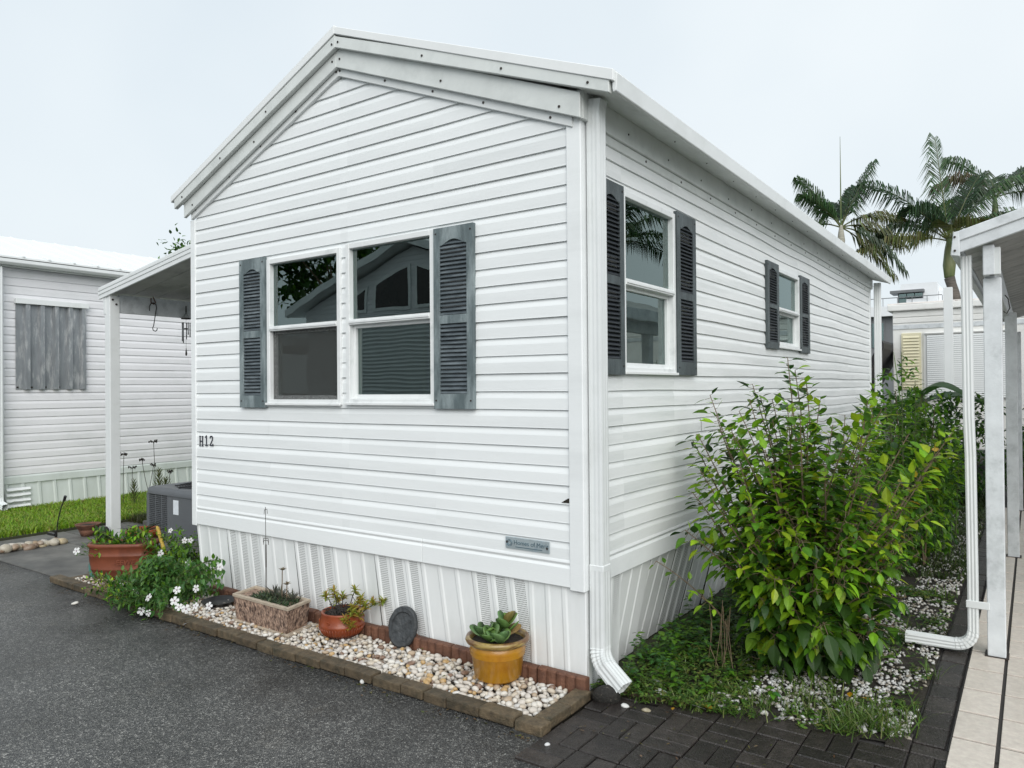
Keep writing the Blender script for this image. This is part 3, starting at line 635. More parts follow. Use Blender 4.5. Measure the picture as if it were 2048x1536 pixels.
# terracotta bowl
tcb = at(690, 1262, 'z', .045); tcb = V((-1.70, -.16, .045)); bowl = thing('terracotta_bowl', tcb, 'low round terracotta bowl with ribbed base between the stone trough and the slate', 'plant pot')
b = MB(); b.lathe([(.09, 0), (.125, .03), (.142, .07), (.146, .085), (.142, .09), (.140, .11), (.128, .145), (.132, .155), (.128, .162), (.116, .16), (.112, .14)], tcb, 48)
bo = b.build('pot_body', 'terracotta_wet', bowl, smooth=True)
for k in range(44):
    a = k*2*math.pi/44; b = MB(); b.tube([tcb+V((math.cos(a)*r, math.sin(a)*r, z)) for r, z in ((.102, .008), (.130, .035), (.145, .07))], .0035, 4); b.build('rib', 'terracotta_wet', bowl, smooth=True, normals=False)
for k in range(8):
    a = k*math.pi/4+.2; p = tcb+V((math.cos(a)*.142, math.sin(a)*.142, .112)); t_ = V((-math.sin(a), math.cos(a), 0)); b = MB(); b.tube([p+t_*.009*math.cos(q)+V((0, 0, .009*math.sin(q))) for q in (j*math.pi/5 for j in range(11))], .003, 5); b.build('rosette', 'terracotta_wet', bowl, normals=False)
b = MB(); b.lathe([(.01, .14), (.118, .138), (.118, .145), (.01, .15)], tcb, 24); b.build('potting_soil', 'soil', bowl)
sed = thing('sedum_plant', tcb+V((0, 0, .14)), 'yellow-green sedum with bare brown stems in the terracotta bowl', 'succulent')
b = MB()
for k in range(90):
    a = U(0, 6.28); r = U(.01, .11); p = tcb+V((math.cos(a)*r, math.sin(a)*r, .14)); q = p+V((U(-.05, .05), U(-.05, .05), U(.01, .05))); b.tube(bez(p, (p+q)/2+V((0, 0, U(.01, .04))), q, 5), .003, 4)
heads = []
for dx, dy, dz in ((-.13, -.02, .08), (-.11, .03, .10), (-.10, .05, .05), (.12, -.02, .05), (.15, -.05, .03), (.16, .0, .01), (.10, .07, .08), (.13, .04, .07), (.18, .10, .06), (.07, .05, .13), (.12, -.08, -.02), (.17, .04, .05), (.15, -.06, -.05), (-.08, .08, .06), (.23, .14, .06)):
    h = tcb+V((dx, dy, .155+dz)); s = tcb+V((dx*.5, dy*.5, .145)); b.tube(bez(s, (s+h)/2+V((0, 0, .03)), h, 6), .003, 5); heads.append(h)
p = tcb+V((.05, .04, .16)); b.tube([p, p+V((.02, .01, .06)), p+V((.0, 0, .10)), p+V((-.05, -.02, .09)), p+V((-.06, -.02, .07))], .0025, 5)
b.build('stems', 'stem_dark', sed, normals=False)
for i, h in enumerate(heads):
    b = MB()
    for k in range(30):
        a = k*2.4; el = U(-.3, 1.3); d = V((math.cos(a)*math.cos(el), math.sin(a)*math.cos(el), math.sin(el)))
        b.leaf(h+V((0,0,U(-.03,.01))), d, V((0, 0, 1)), U(.035, .055), .013, jit(R.choice(((.34, .34, .05), (.24, .30, .05), (.38, .25, .05))), .15), .3, .1)
    b.build('rosette', 'leaf', sed, normals=False)
# stone trough
tz = .04; c0 = at(466, 1187, 'z', .225); c1 = at(575.5, 1217, 'z', .225); c3 = at(512, 1171, 'z', .225); c2 = c1+(c3-c0)
tro = thing('stone_trough', (c0+c2)/2*1, 'rectangular pebble-dash concrete trough with succulents', 'planter'); tro.location.z = 0
cen = (c0+c1+c2+c3)/4
def shr(p, k, z): q = cen+(p-cen)*k; return V((q.x, q.y, z))
def rim_in(p, e):
    ex = (c1-c0).normalized(); ey = (c3-c0).normalized(); lx = (c1-c0).length/2-e; ly = (c3-c0).length/2-e; q = p-cen
    return V(cen)+ex*(lx if q.dot(ex) > 0 else -lx)+ey*(ly if q.dot(ey) > 0 else -ly)
CS = (c0, c1, c2, c3)
b = MB(); b.loft([[shr(p, .90, tz) for p in CS], [shr(p, .93, .07) for p in CS], [shr(p, 1, .21) for p in CS]]); b.build('trough_body', 'trough', tro, bevel=.006)
b = MB(); b.loft([[V((*rim_in(p, e_).xy, z)) for p in CS] for e_, z in ((-.004, .208), (-.004, .226), (.022, .226), (.026, .185))], cap=False); b.build('rim', 'trough_rim', tro, bevel=.003)
b = MB(); b.loft([[shr(p, .9*.93, .20) for p in CS], [shr(p, .9*.93, .204) for p in CS]]); b.build('potting_soil', 'soil', tro)
b = MB(); b.loft([[shr(p, 1.03, .035) for p in CS], [shr(p, 1.03, .052) for p in CS]]); b.build('base_slab', 'trough_rim', tro, bevel=.004)
ts = thing('succulent_plant', cen, 'dark spiky succulents with a tall flower stalk in the stone trough', 'succulent'); ts.location.z = .2
ex = (c1-c0).normalized(); ey = (c3-c0).normalized()
b = MB()
for k in range(420):
    p = cen+ex*U(-.16, .26)+ey*U(-.09, .07); p.z = .205; d = V((U(-1, 1), U(-1, 1), U(.5, 1.6)))
    b.leaf(p, d, V((U(-.3, .3), U(-.3, .3), 1)), U(.02, .05), U(.008, .014), jit(R.choice(((.035, .06, .03), (.05, .075, .04), (.09, .13, .06))), .25), .3, .1)
for q0 in (ex*.19+ey*.04, ex*.06+ey*.05, ex*-.02+ey*.06):
    for k in range(16):
        p = cen+q0; p.z = .21; a = k*2.4; el = U(.2, 1.2); d = V((math.cos(a)*math.cos(el), math.sin(a)*math.cos(el), math.sin(el))); b.leaf(p+d*.01, d, V((0, 0, 1)), U(.06, .10), .013, jit((.085, .09, .07), .2), .3, .0)
b.build('leaves', 'leaf', ts, normals=False, kind='stuff')
for q0, hh in ((ex*.10+ey*.02, .21), (ex*.15+ey*.02, .12)):
    b = MB(); bl = MB(); p = cen+q0; p.z = .2; t_ = p+V((.005, 0, hh)); b.tube([p, t_], .0035, 5)
    for k in range(12): a = k*2.4; bl.leaf(t_, V((math.cos(a), math.sin(a), U(.4, 1))), V((0, 0, 1)), .035, .012, jit((.22, .18, .12), .2), .3, 0)
    b.build('flower_stalk', 'stem_brown', ts, normals=False); bl.build('flower_head', 'leaf', ts, normals=False)
wire = thing('wire_stake', cen+ex*-.08, 'thin dark wire stake standing in the stone trough against the skirting', 'plant stake')
wp = cen+ex*-.10+ey*.04; wp.z = .2
b = MB()
for o in (-.006, .006): b.tube([wp+V((o, 0, 0)), wp+V((o*.6, 0, .36))], .0026, 4)
b.tube([wp+V((0, 0, .2)), wp+V((-.003, 0, .62))], .0024, 4)
for z, s in ((.60, .018), (.40, .03), (.385, .03)): b.tube([wp+V((-s, 0, z-.03)), wp+V((-s*.8, 0, z)), wp+V((s*.8, 0, z+.005)), wp+V((s, 0, z-.025))], .0022, 4)
b.build('wire', 'stem_dark', wire, normals=False)
# slate disc
slp = V((-1.235, -.085, .045)); sl_ = MB(); ring = []
n = 22
for k in range(n):
    t = 2*math.pi*k/n; r = 1+.05*noise.noise((math.cos(t)*2, math.sin(t)*2, 1)); ring.append((.098*r*math.cos(t), .125*r*math.sin(t)))
rings = []
for s_, dpt in ((1, .018), (1, -.006), (.92, -.014), (.74, -.014), (.68, -.004), (.4, -.002), (.05, .0)): rings.append([(x_*s_, dpt+.004*noise.noise((x_*30*s_, y_*30*s_, 2)), y_*s_) for x_, y_ in ring])
sl_.loft(rings); o = sl_.build('slate_plaque', 'slate', bevel=0); o.location = slp+V((0, 0, .115)); o.rotation_euler = (rad(-14), 0, rad(14)); tag(o, 'dark oval slate plaque leaning on the white skirting', 'plaque')
# black saucer
sp_ = at(455, 1205, 'z', .05); sp_ = V((-2.98, -.20, .05)); b = MB(); b.lathe([(.10, 0), (.125, .028), (.13, .03), (.122, .026), (.10, .006), (.02, .005)], sp_, 32); tag(b.build('plant_saucer', 'black_plastic', smooth=True), 'shallow black plastic saucer beside the stone trough', 'saucer')
# big terracotta planter
pv = V((-4.40, -.175, .03)); vx = V((.80, .60, 0)); vy = V((-.60, .80, 0))
big = thing('terracotta_planter', pv, 'large oblong terracotta planter with moulded bands and raised lettering', 'plant pot')
def sup(rx, ry, z, n=40, e=.6):
    out = []
    for k in range(n):
        t = 2*math.pi*k/n; c_, s_ = math.cos(t), math.sin(t); out.append(pv+vx*rx*math.copysign(abs(c_)**e, c_)+vy*ry*math.copysign(abs(s_)**e, s_)+V((0, 0, z)))
    return out
b = MB(); b.loft([sup(rx, rx-.13, z) for rx, z in ((.195, 0), (.215, .012), (.243, .06), (.256, .10), (.261, .105), (.258, .112), (.268, .17), (.270, .215), (.275, .22), (.271, .228), (.268, .285), (.278, .293), (.282, .310), (.274, .322), (.255, .322), (.245, .28))]); b.build('pot_body', 'terracotta', big, smooth=True)
text('lettering', '-EEWE', .062, pv-vy*.139+vx*(-.02)+V((0, 0, .150)), (math.pi/2+.0, 0, math.atan2(vx.y, vx.x)), 'terracotta', big, .004)
b = MB(); b.loft([sup(.24, .11, .27), sup(.24, .11, .275)]); b.build('potting_soil', 'soil', big)
pq = pv+vy*.30+vx*.02
op = thing('brown_pot', pq, 'dark terracotta pot half hidden behind the big oblong planter', 'plant pot'); b = MB(); b.lathe([(.10, 0), (.13, .30), (.145, .31), (.145, .35), (.13, .355), (.12, .30)], pq+V((0, 0, .02)), 28); b.build('pot_body', 'terracotta_wet', op, smooth=True)
b = MB(); b.lathe([(.01, .30), (.125, .30), (.125, .31), (.01, .32)], pq+V((0, 0, .02)), 20); b.build('potting_soil', 'soil', op)
tq = at(192, 1158, 'z', .03)+vy*.06; tq.z = 0; tp = thing('teal_pot', tq, 'small teal glazed pot behind the left end of the terracotta planter', 'plant pot'); b = MB(); b.lathe([(.05, 0), (.08, .05), (.085, .12), (.07, .2), (.078, .21), (.07, .212), (.06, .18)], tq+V((0, 0, .02)), 28); b.build('pot_body', 'teal_glaze', tp, smooth=True)
wq = V((-6.78, .64, .01)); wp_ = thing('stacked_bowl_pot', wq, 'weathered brown bowl pot standing by the carport post', 'plant pot'); b = MB(); b.lathe([(.07, 0), (.095, .07), (.09, .075), (.105, .08), (.125, .12), (.13, .125), (.13, .135), (.118, .135), (.1, .115), (.02, .11)], wq, 30); b.build('pot_body', 'edging', wp_, smooth=True)
b = MB(); b.lathe([(.01, .11), (.11, .11), (.11, .117), (.01, .12)], wq, 20); b.build('potting_soil', 'soil', wp_)
gq = V((-6.42, .60, .0)); o = obj('lump_of_rock', pebble_mesh((.22, .21, .19), 2, 91), None, gq+V((.02, .02, .07)), (.2, .3, 1), (.16, .16, .26)); o.data.materials[0] = MAT['rock_dark']; tag(o, 'grey lump of rock at the foot of the carport post', 'rock')

# vinca: mound with white flowers
FL = MB()
def flower_mesh(r=.022):
    b = MB()
    for k in range(5):
        a = k*2*math.pi/5; d = V((math.cos(a), math.sin(a), .12)); s = V((-math.sin(a), math.cos(a), 0))
        p0 = V((0, 0, 0)); b.face([b.pt(p) for p in (p0, d*r*.55+s*r*.34, d*r+s*r*.36+V((0, 0, -.002)), d*r*1.08+V((0, 0, -.004)), d*r-s*r*.36+V((0, 0, -.002)), d*r*.55-s*r*.34)])
    b.m = 1; b.loft([[(.18*r*math.cos(k), .18*r*math.sin(k), z) for k in range(6)] for z in (.0, .002)])
    return b.mesh('flower', ['petal', 'petal_eye'], normals=False)
FM = flower_mesh()
def bushlet(name, label, cat, base, tips, nleaf, ls, cols, stem='stem_green', flowers=(), droop=.1, part='foliage'):
    t = thing(name, base, label, cat); b = MB(); s = MB()
    for tp in tips:
        tp = V(tp); bs = V(base)+V((U(-.05, .05), U(-.05, .05), 0)); c = (bs+tp)/2+V((0, 0, (tp-bs).length*.22)); pts = bez(bs, c, tp, 8); s.tube(pts, .0035, 4, .0015)
        for k in range(nleaf):
            u = .35+.65*k/(nleaf-1); i = min(6, int(u*7)); p = pts[i]+(pts[i+1]-pts[i])*(u*7-i); d = (pts[i+1]-pts[i]).normalized(); a = k*2.4+U(-.4, .4)
            q = d.cross(V((math.cos(a), math.sin(a), .3))).normalized(); dd = q+d*.5+V((0, 0, U(-.2, .35)-droop)); ln = U(*ls)
            b.leaf(p, dd, V((0, 0, 1))+rnd3()*.5, ln, ln*U(.42, .55), leafcol(R.choice(cols)), .15, U(.05, .35))
    s.build('stems', stem, t, normals=False); b.build(part, 'leaf', t, normals=False, kind='stuff')
    for p in flowers: obj('flower', FM, t, p, (U(.9, 1.5), U(-.4, .4), U(.2, .8)), (U(1.0, 1.35),)*3)
    return t
vb = V((-3.50, -.36, .02)); tips = []
for k in range(300):
    a = U(0, 6.28); el = U(-.05, 1.5); r = U(.6, 1.05); p = V((math.cos(a)*math.cos(el)*.50*r, math.sin(a)*math.cos(el)*.36*r, math.sin(el)*.30*r)); tips.append(vb+p+V((0, 0, .03)))
tips += [at(U(400, 450), U(1115, 1170), 'y', -.24) for _ in range(24)]+[at(U(262, 340), U(1195, 1240), 'y', -.62) for _ in range(22)]
def fl(px, py, y=None, z=None): return at(px, py, 'y', y) if y is not None else at(px, py, 'z', z)
flw = [fl(328, 1136, -.30), fl(294, 1140, -.32), fl(354, 1180, -.52), fl(392, 1177, -.42), fl(376, 1127, -.2), fl(271, 1184, -.55), fl(349, 1202, -.60), fl(358, 1214, -.62), fl(391, 1212, -.55), fl(418, 1212, -.48), fl(297, 1195, -.6), fl(283, 1222, -.62), fl(297, 1226, -.62), fl(372, 1218, -.6), fl(440, 1134, -.28), fl(246, 1164, -.5)]
bushlet('vinca_plant', 'leafy green vinca mound with white flowers spilling over the brick edging', 'flowering plant', vb, tips, 14, (.034, .058), ('vinca', 'vinca', 'mid', 'vinca2', 'vinca2'), flowers=flw)
vb2 = V((-3.95, .10, .04)); tips = [vb2+V((U(-.35, .4), U(-.3, .3), U(.10, .40))) for k in range(80)]
bushlet('vinca_plant', 'taller vinca with white flowers between the terracotta planter and the air conditioner', 'flowering plant', vb2, tips, 13, (.035, .06), ('deep', 'mid', 'mid', 'bright'), flowers=[fl(369, 1081, .05), fl(381, 1081, .08), fl(321, 1107, -.1), fl(341, 1061, .1), fl(296, 1073, .0)])
vb3 = pv+V((0, 0, .28)); tips = [vb3+vx*U(-.34, .26)+vy*U(-.10, .12)+V((0, 0, U(.02, .16))) for k in range(30)]+[at(U(155, 190), U(1092, 1112), 'y', -.40) for k in range(7)]
bushlet('vinca_plant', 'sparse vinca sprigs growing out of the terracotta planter', 'flowering plant', vb3, tips, 9, (.035, .06), ('deep', 'mid', 'bright'), flowers=[fl(253, 1083, -.15), fl(258, 1080, -.1), fl(153, 1102, -.45)])
vb4 = V((-3.88, -.50, .05)); tips = [vb4+V((U(-.35, .35), U(-.16, .1), U(.0, .16))) for k in range(46)]
bushlet('trailing_weed', 'brownish straggly weed trailing over the bricks below the terracotta planter', 'weed', vb4, tips, 9, (.02, .045), ('mid', 'deep', 'lime'), 'stem_brown')
b = MB(); vbp = pq+V((0, 0, .33))
for k in range(26): a = U(0, 6.28); b.leaf(vbp, V((math.cos(a), math.sin(a), U(-.1, 1.0))), V((0, 0, 1)), U(.14, .26), .018, jit((.03, .055, .025), .3), .3, .25)
tag(b.build('spiky_plant', 'leaf', normals=False), 'dark narrow-leaved plant in the pot behind the terracotta planter', 'plant')
p0 = at(335, 1130, 'y', -.05); p1 = at(314, 1053, 'y', .02); b = MB(); b.tube(bez(p0, (p0+p1)/2+V((.02, 0, .0)), p1, 12), [.016+.003*noise.noise((k*.9, 1, 2)) for k in range(11)]+[.010], 8); tag(b.build('dry_stalk', 'dry_yellow', smooth=True), 'thick yellow rotting stalk leaning in front of the air conditioner', 'plant stalk')

# ================================================================== carport on the left
cp = thing('carport', (-5.1, 3, 0), 'white aluminium carport with grooved fascia on the left of the mobile home', 'carport')
zl = lambda x: 2.80+(x+6.607)*.152
b = MB(); b.prism([(-6.61, 2.672), (-3.70, 2.672+2.91*.152-.0), (-3.70, 2.805+2.91*.152), (-6.61, 2.805)], .685, .705, 1); fa = b.build('fascia', 'white_metal', cp, bevel=.003)
for o_ in (.045, .088):
    b = MB(); b.prism([(-6.612, 2.672+o_), (-3.70, 2.672+2.91*.152+o_), (-3.70, 2.672+2.91*.152+o_+.030), (-6.612, 2.672+o_+.030)], .678, .686, 1); b.build('fascia_band', 'white_metal', fa, bevel=.002)
for k in range(16):
    y0 = .71+k*.30; b = MB(); b.prism([(-6.60, 2.725), (-3.70, 2.725+2.90*.152), (-3.70, 2.78+2.90*.152), (-6.60, 2.78)], y0, y0+.292, 1); b.build('roof_panel', 'alu_ceiling', cp, bevel=.004)
b = MB(); b.box(-6.47, -6.42, .82, 5.6, 2.52, 2.722); b.build('beam', 'alu_old', cp, bevel=.003)
for yy in (.76, 4.9):
    b = MB(); b.box(-6.515, -6.40, yy-.055, yy+.055, .0, 2.52 if yy > 1 else 2.70); b.box(-6.535, -6.48, yy-.06, yy+.05, 2.50, 2.70); po = b.build('post', 'white_metal', cp, bevel=.004)
b = MB()
for (yy, z) in ((.735, 2.66), (.775, 2.61)): b.loft([[(-6.399+w_, yy+.012*math.cos(k), z+.012*math.sin(k)) for k in range(6)] for w_ in (0, .008)])
b.build('bolt', 'dark_screw', cp)
# S hook
hk = thing('s_hook', (-6.40, 1.2, 2.6), 'long thin metal S hook hanging from the carport beam', 'hook')
hx = -6.40; hy = 1.205; hz = 2.62; pts = [(hx, hy-.05, hz-.05), (hx, hy-.05, hz+.0), (hx, hy-.03, hz+.035), (hx, hy, hz+.045), (hx, hy+.03, hz+.03), (hx, hy+.035, hz-.01), (hx, hy+.0, hz-.22), (hx, hy-.012, hz-.25), (hx, hy-.005, hz-.275), (hx, hy+.02, hz-.285), (hx, hy+.04, hz-.27), (hx, hy+.043, hz-.245)]
b = MB(); b.tube(pts, .0055, 6); b.build('rod', 'rock_dark', hk, smooth=True, normals=False)
b = MB(); b.tube([(-6.415, hy-.02, hz+.10), (-6.405, hy-.028, hz+.05), (-6.40, hy, hz+.03), (-6.405, hy+.028, hz+.05), (-6.415, hy+.0, hz+.12)], .006, 6); b.build('cup_hook', 'edging', hk, smooth=True, normals=False)
ch = thing('wind_chime', (-6.40, 1.65, 2.3), 'small dark metal wind chime hanging under the carport beam', 'wind chime')
cx_, cy_ = -6.36, 1.585; b = MB(); b.tube([(cx_, cy_, 2.66), (cx_, cy_, 2.58)], .008, 5); b.build('hanger', 'stem_dark', ch)
b = MB(); b.lathe([(.01, 0), (.055, .0), (.055, .014), (.01, .016)], (cx_, cy_, 2.50), 16); b.build('top_disc', 'stem_dark', ch)
b = MB(); b.lathe([(.01, 0), (.032, .0), (.032, .01), (.01, .012)], (cx_, cy_, 2.38), 14); b.build('clapper', 'stem_dark', ch)
for k in range(5):
    a = k*2*math.pi/5; p = V((cx_+.045*math.cos(a), cy_+.045*math.sin(a), 2.46)); b = MB(); b.tube([p, p-V((0, 0, .15+.025*k))], .007, 6); b.build('tube', 'galvanised', ch, smooth=True)
b = MB(); b.tube([(cx_, cy_, 2.58), (cx_, cy_, 2.16)], .0015, 4)
for k in range(4): a = k*math.pi/2; b.tube([(cx_, cy_, 2.58), (cx_+.05*math.cos(a), cy_+.05*math.sin(a), 2.51)], .0015, 4)
b.build('strings', 'stem_dark', ch)
b = MB(); b.lathe([(.002, .1), (.010, .06), (.017, .02), (.010, .0)], (cx_, cy_, 2.06), 10, 1, .5); b.build('wind_catcher', 'stem_dark', ch, smooth=True)

# ================================================================== air conditioner
ax0, ax1, ay0, ay1, az0, az1 = -6.20, -5.12, 1.0, 1.85, .05, .50
ac = thing('air_conditioner', ((ax0+ax1)/2, 1.42, 0), 'dark grey outdoor air conditioner with louvred side under the carport', 'air conditioner')
b = MB(); b.box(ax0+.02, ax1-.02, ay0+.03, ay1, az0+.005, az1+.02); b.build('cabinet', 'ac_dark', ac)
b = MB(); b.box(ax0+.50, ax1, ay0, ay0+.025, az0, az1); b.box(ax1-.02, ax1, ay0+.026, ay1, az0, az1); b.build('side_panel', 'ac_grey', ac, bevel=.004)
b = MB(); b.box(ax0, ax0+.05, ay0, ay0+.03, az0, az1); b.box(ax0+.42, ax0+.498, ay0, ay0+.03, az0, az1); b.box(ax0+.175, ax0+.185, ay0+.002, ay0+.02, az0, az1); b.box(ax0+.30, ax0+.31, ay0+.002, ay0+.02, az0, az1); b.build('corner_frame', 'ac_grey', ac, bevel=.003)
lm = MB(); lm.loft([[(x_, -.004, 0), (x_, .012, .010), (x_, .012, .013), (x_, -.006, .0115)] for x_ in (-.185, .185)]); lme = lm.mesh('louver', 'ac_grey')
for k in range(21): obj('louver', lme, ac, (ax0+.235, ay0+.006, az0+.015+k*.0212))
b = MB(); rr = []
for z, e_ in ((az1-.005, 0), (az1+.035, 0), (az1+.055, .012), (az1+.068, .045)):
    ring = []
    for (qx, qy, a0) in ((ax1-.06, ay1-.06, 0), (ax0+.06, ay1-.06, 90), (ax0+.06, ay0+.06, 180), (ax1-.06, ay0+.06, 270)):
        for k in range(6): a = rad(a0+k*18); ring.append((qx+(.072-e_)*math.cos(a), qy+(.072-e_)*math.sin(a), z))
    rr.append(ring)
b.loft(rr, cap=False); cxa, cya = (ax0+ax1)/2, (ay0+ay1)/2
ring = rr[-1]; b.loft([ring, [V((cxa, cya, az1+.075))+(V(p)-V((cxa, cya, 0))).normalized().xy.to_3d()*.36 for p in ring], [V((cxa, cya, az1+.03))+(V(p)-V((cxa, cya, 0))).normalized().xy.to_3d()*.34 for p in ring]], cap=False)
b.build('top_cover', 'ac_grey', ac, smooth=True)
b = MB()
for k in range(12): r_ = .03+.027*k; b.tube([(cxa+r_*math.cos(t), cya+r_*math.sin(t), az1+.075+.01*(1-k/12)) for t in (j*math.pi/16 for j in range(33))], .004, 4)
for k in range(8): a = k*math.pi/4; b.tube([(cxa, cya, az1+.086), (cxa+.36*math.cos(a), cya+.36*math.sin(a), az1+.076)], .005, 4)
b.build('fan_grille', 'ac_dark', ac, normals=False)
b = MB(); b.box(ax0+.545, ax0+.645, ay0-.002, ay0, .30, .455); b.build('label_sticker', 'paper', ac)
b = MB(); b.box(ax0-.05, ax1+.05, ay0-.05, ay1+.05, .0, .049); b.build('pad', 'concrete', ac)

# ================================================================== left neighbour's home
nb = thing('neighbour_home', (-11.2, 5, 0), 'white sided home on the left with a boarded corrugated window', 'mobile home')
b = MB(TN); b.box(.70, 12, .42, 3.32, -.1, 0); nw = b.build('wall', 'vinyl_neighbour', nb)
siding(nw, TN, .735, 12, .52, 25, .1115, 'vinyl_neighbour', seg=2, wob=.001, seams=.8)
b = MB(); b.box(-13.2, -9.4, .72, .8, .42, 3.3); b.box(-13.3, -13.2, .72, 12, .42, 3.3); b.box(-13.2, -9.4, 11.9, 12, .42, 3.3); b.build('rear_walls', 'vinyl_neighbour', nb)
b = MB(TN); b.box(.655, .735, .0, 3.3, -.1, .03); b.build('corner_post', 'vinyl_neighbour', nb, bevel=.004)
b = MB(TN); b.prism([(.405, 0), (.405, .022), (.49, .022), (.515, .010), (.515, 0)], .735, 12, 0); b.build('trim_board', 'skirt_neighbour', nb)
for k in range(24):
    y0 = .74+k*.40; skirt_panel(TN, y0, y0+.40, .41, .0, .03, 0, False, 'skirt_neighbour', nb, 'skirt_neighbour', nr=2, ribw=.05, rib=.014)
b = MB(); b.prism([(-9.12,3.33),(-9.08,3.33),(-9.05,3.36),(-9.05,3.42),(-9.10,3.43),(-9.16,3.43),(-9.16,3.36)], .60, 12.1, 1); b.build('gutter', 'white_metal', nb, bevel=.004)
b = MB(); b.box(-9.26, -9.16, .65, 12, 3.32, 3.36); b.build('soffit', 'fascia', nb)
b = MB(); b.prism([(-9.05,3.405),(-11.15,4.03),(-13.3,3.40),(-13.3,3.44),(-11.15,4.075),(-9.05,3.44)], .55, 12.1, 1); nr_ = b.build('roof', 'roof_white', nb)
for k in range(36):
    y0 = .56+k*.32; b = MB(); b.prism([(-9.04,3.44),(-11.15,4.07),(-11.15,4.086),(-9.04,3.456)], y0, y0+.03, 1); b.build('roof_seam', 'roof_white', nr_)
# corrugated storm panel
b = MB(TN); y0, y1, z0, z1 = .875, 1.785, 1.675, 2.86; rows = []; prof = []; nn = 5; pw = (y1-y0)/nn
for k in range(nn): s_ = y0+k*pw; prof += [(s_, .025), (s_+pw*.52, .025), (s_+pw*.62, .075), (s_+pw*.90, .075)]
prof.append((y1, .025))
b.loft([[(u_, z, d_) for u_, d_ in prof] for z in (z0, z0+.4, z0+.8, z1)], cap=False, closed=False); sp2 = b.build('storm_panel', 'galvanised', nb, normals=False)
b = MB(TN); b.box(y0-.015, y1+.02, z1-.02, z1+.05, .018, .09); b.build('header_track', 'white_metal', sp2, bevel=.003)
b = MB(TN)
for k in range(6): u_ = y0+.02+k*(y1-y0-.04)/5; b.loft([[(u_+.012*math.cos(q), z0+.03+.012*math.sin(q), w_) for q in range(6)] for w_ in (.026, .045)])
b.build('wing_bolt', 'dark_screw', sp2)
# broken skirting bits
for k in range(4):
    b = MB(TN); z = .07+k*.075; n_ = 7; b.loft([[(.76+.29*i/n_, z+.012*noise.noise((i*1.3, k, 0)), .02), (.76+.29*i/n_, z+.02+.012*noise.noise((i*1.3, k, 0)), .05), (.76+.29*i/n_, z+.05, .02)] for i in range(n_+1)], cap=False, closed=False); b.build('broken_strip', 'skirt', nb, normals=False)
downspout('downspout', [(-9.18, .64, 3.3), (-9.18, .64, .25), (-9.15, .64, .17), (-9.05, .66, .13)], .07, .08, V((0, 1, 0)), nb)
b = MB()
for k in range(20):
    o = obj('edging_block', em, nb, (-9.22, .85+k*.29, -.02), (U(-.1, .1), U(-.05, .05), math.pi/2))

# ================================================================== lawn
lw = MB(); lw.box(-9.3, -7.31, -.2, 7.5, -.02, .03); struct('lawn', lw, 'ground_dirt')
g = MB()
def blades(g, n, fx, fy, z, ln, cols, wd=.006, lean=.5):
    for _ in range(n):
        p = V((fx(), fy(), z)); a = U(0, 6.28); d = V((math.cos(a)*U(.1, lean), math.sin(a)*U(.1, lean), 1)).normalized(); s = V((-math.sin(a), math.cos(a), 0))*wd*.5; l_ = U(*ln)
        g.col = jit(R.choice(cols), .25); q = p+d*l_*.6; t = p+d*l_+V((math.cos(a), math.sin(a), -.3))*l_*.25
        i = [g.pt(x_) for x_ in (p-s, p+s, q+s*.8, q-s*.8, t)]; g.face((i[0], i[1], i[2], i[3])); g.face((i[3], i[2], i[4]))
    g.col = (1, 1, 1)
GC = ((.20, .36, .022), (.26, .44, .028), (.15, .29, .02), (.32, .48, .05), (.33, .36, .08))
blades(g, 34000, lambda: U(-9.28, -7.33)+.0, lambda: U(-.15, 4.2), .028, (.05, .11), GC, .013, .9)
o = g.build('grass', 'leaf', normals=False, kind='stuff'); o['label'] = 'bright green lawn grass by the left home'; o['category'] = 'grass'
# rank brown grass patch beside the slab
g = MB(); blades(g, 5000, lambda: U(-7.3, -6.75), lambda: U(1.35, 3.1), .0, (.06, .16), ((.06, .07, .02), (.10, .085, .035), (.04, .06, .015), (.09, .12, .03)), .010, 1.0)
o = g.build('rough_grass', 'leaf', normals=False, kind='stuff'); o['label'] = 'dull brownish grass patch behind the carport post'; o['category'] = 'grass'
b = MB(); b.box(-6.75, -6.62, 1.25, 3.2, 0, .09); struct('kerb_strip', b, 'concrete', bevel=.01)
# dry flower stalks
def stalk(px0, py0, px1, py1, y, head=.05, lab=''):
    p0, p1 = at(px0, py0, 'y', y), at(px1, py1, 'y', y); p0.z = max(.0, p0.z)
    t = thing('dry_flower_stalk', p0, lab, 'plant', 'dry flower stalks behind the carport post'); b = MB(); b.tube(bez(p0, (p0+p1)/2+V((U(-.03, .03), 0, 0)), p1, 8), .004, 4); b.build('stalk', 'stem_dark', t, normals=False)
    b = MB()
    for k in range(16):
        a = k*2.4; q = p1+V((math.cos(a)*head*U(.3, 1), math.sin(a)*head*U(.3, 1), U(-.005, .025))); b.tube([p1-V((0, 0, .015)), q], .0022, 3); b.tube([q, q+V((U(-.01, .01), U(-.01, .01), -.022))], .006, 4)
    b.build('seed_head', 'stem_dark', t, normals=False)
for a in ((247, 1010, 248, 908, 1.9, .062, 'dry flower stalk with dark seed head right beside the carport post'), (311, 985, 307, 883, 2.0, .065, 'tallest dry flower stalk with dark seed head above the air conditioner'), (264, 1000, 265, 935, 2.0, .06, 'shorter dry stalk with pale drooping seed head above a feathery plant'), (296, 980, 284, 919, 2.0, .04, 'leaning dry stalk with a small grey seed head'), (297, 985, 307, 930, 2.1, .045, 'thin dry stalk leaning right towards the tallest one'), (341, 975, 340, 943, 2.2, .045, 'short dry stalk with grey head over the air conditioner lid')): stalk(*a)
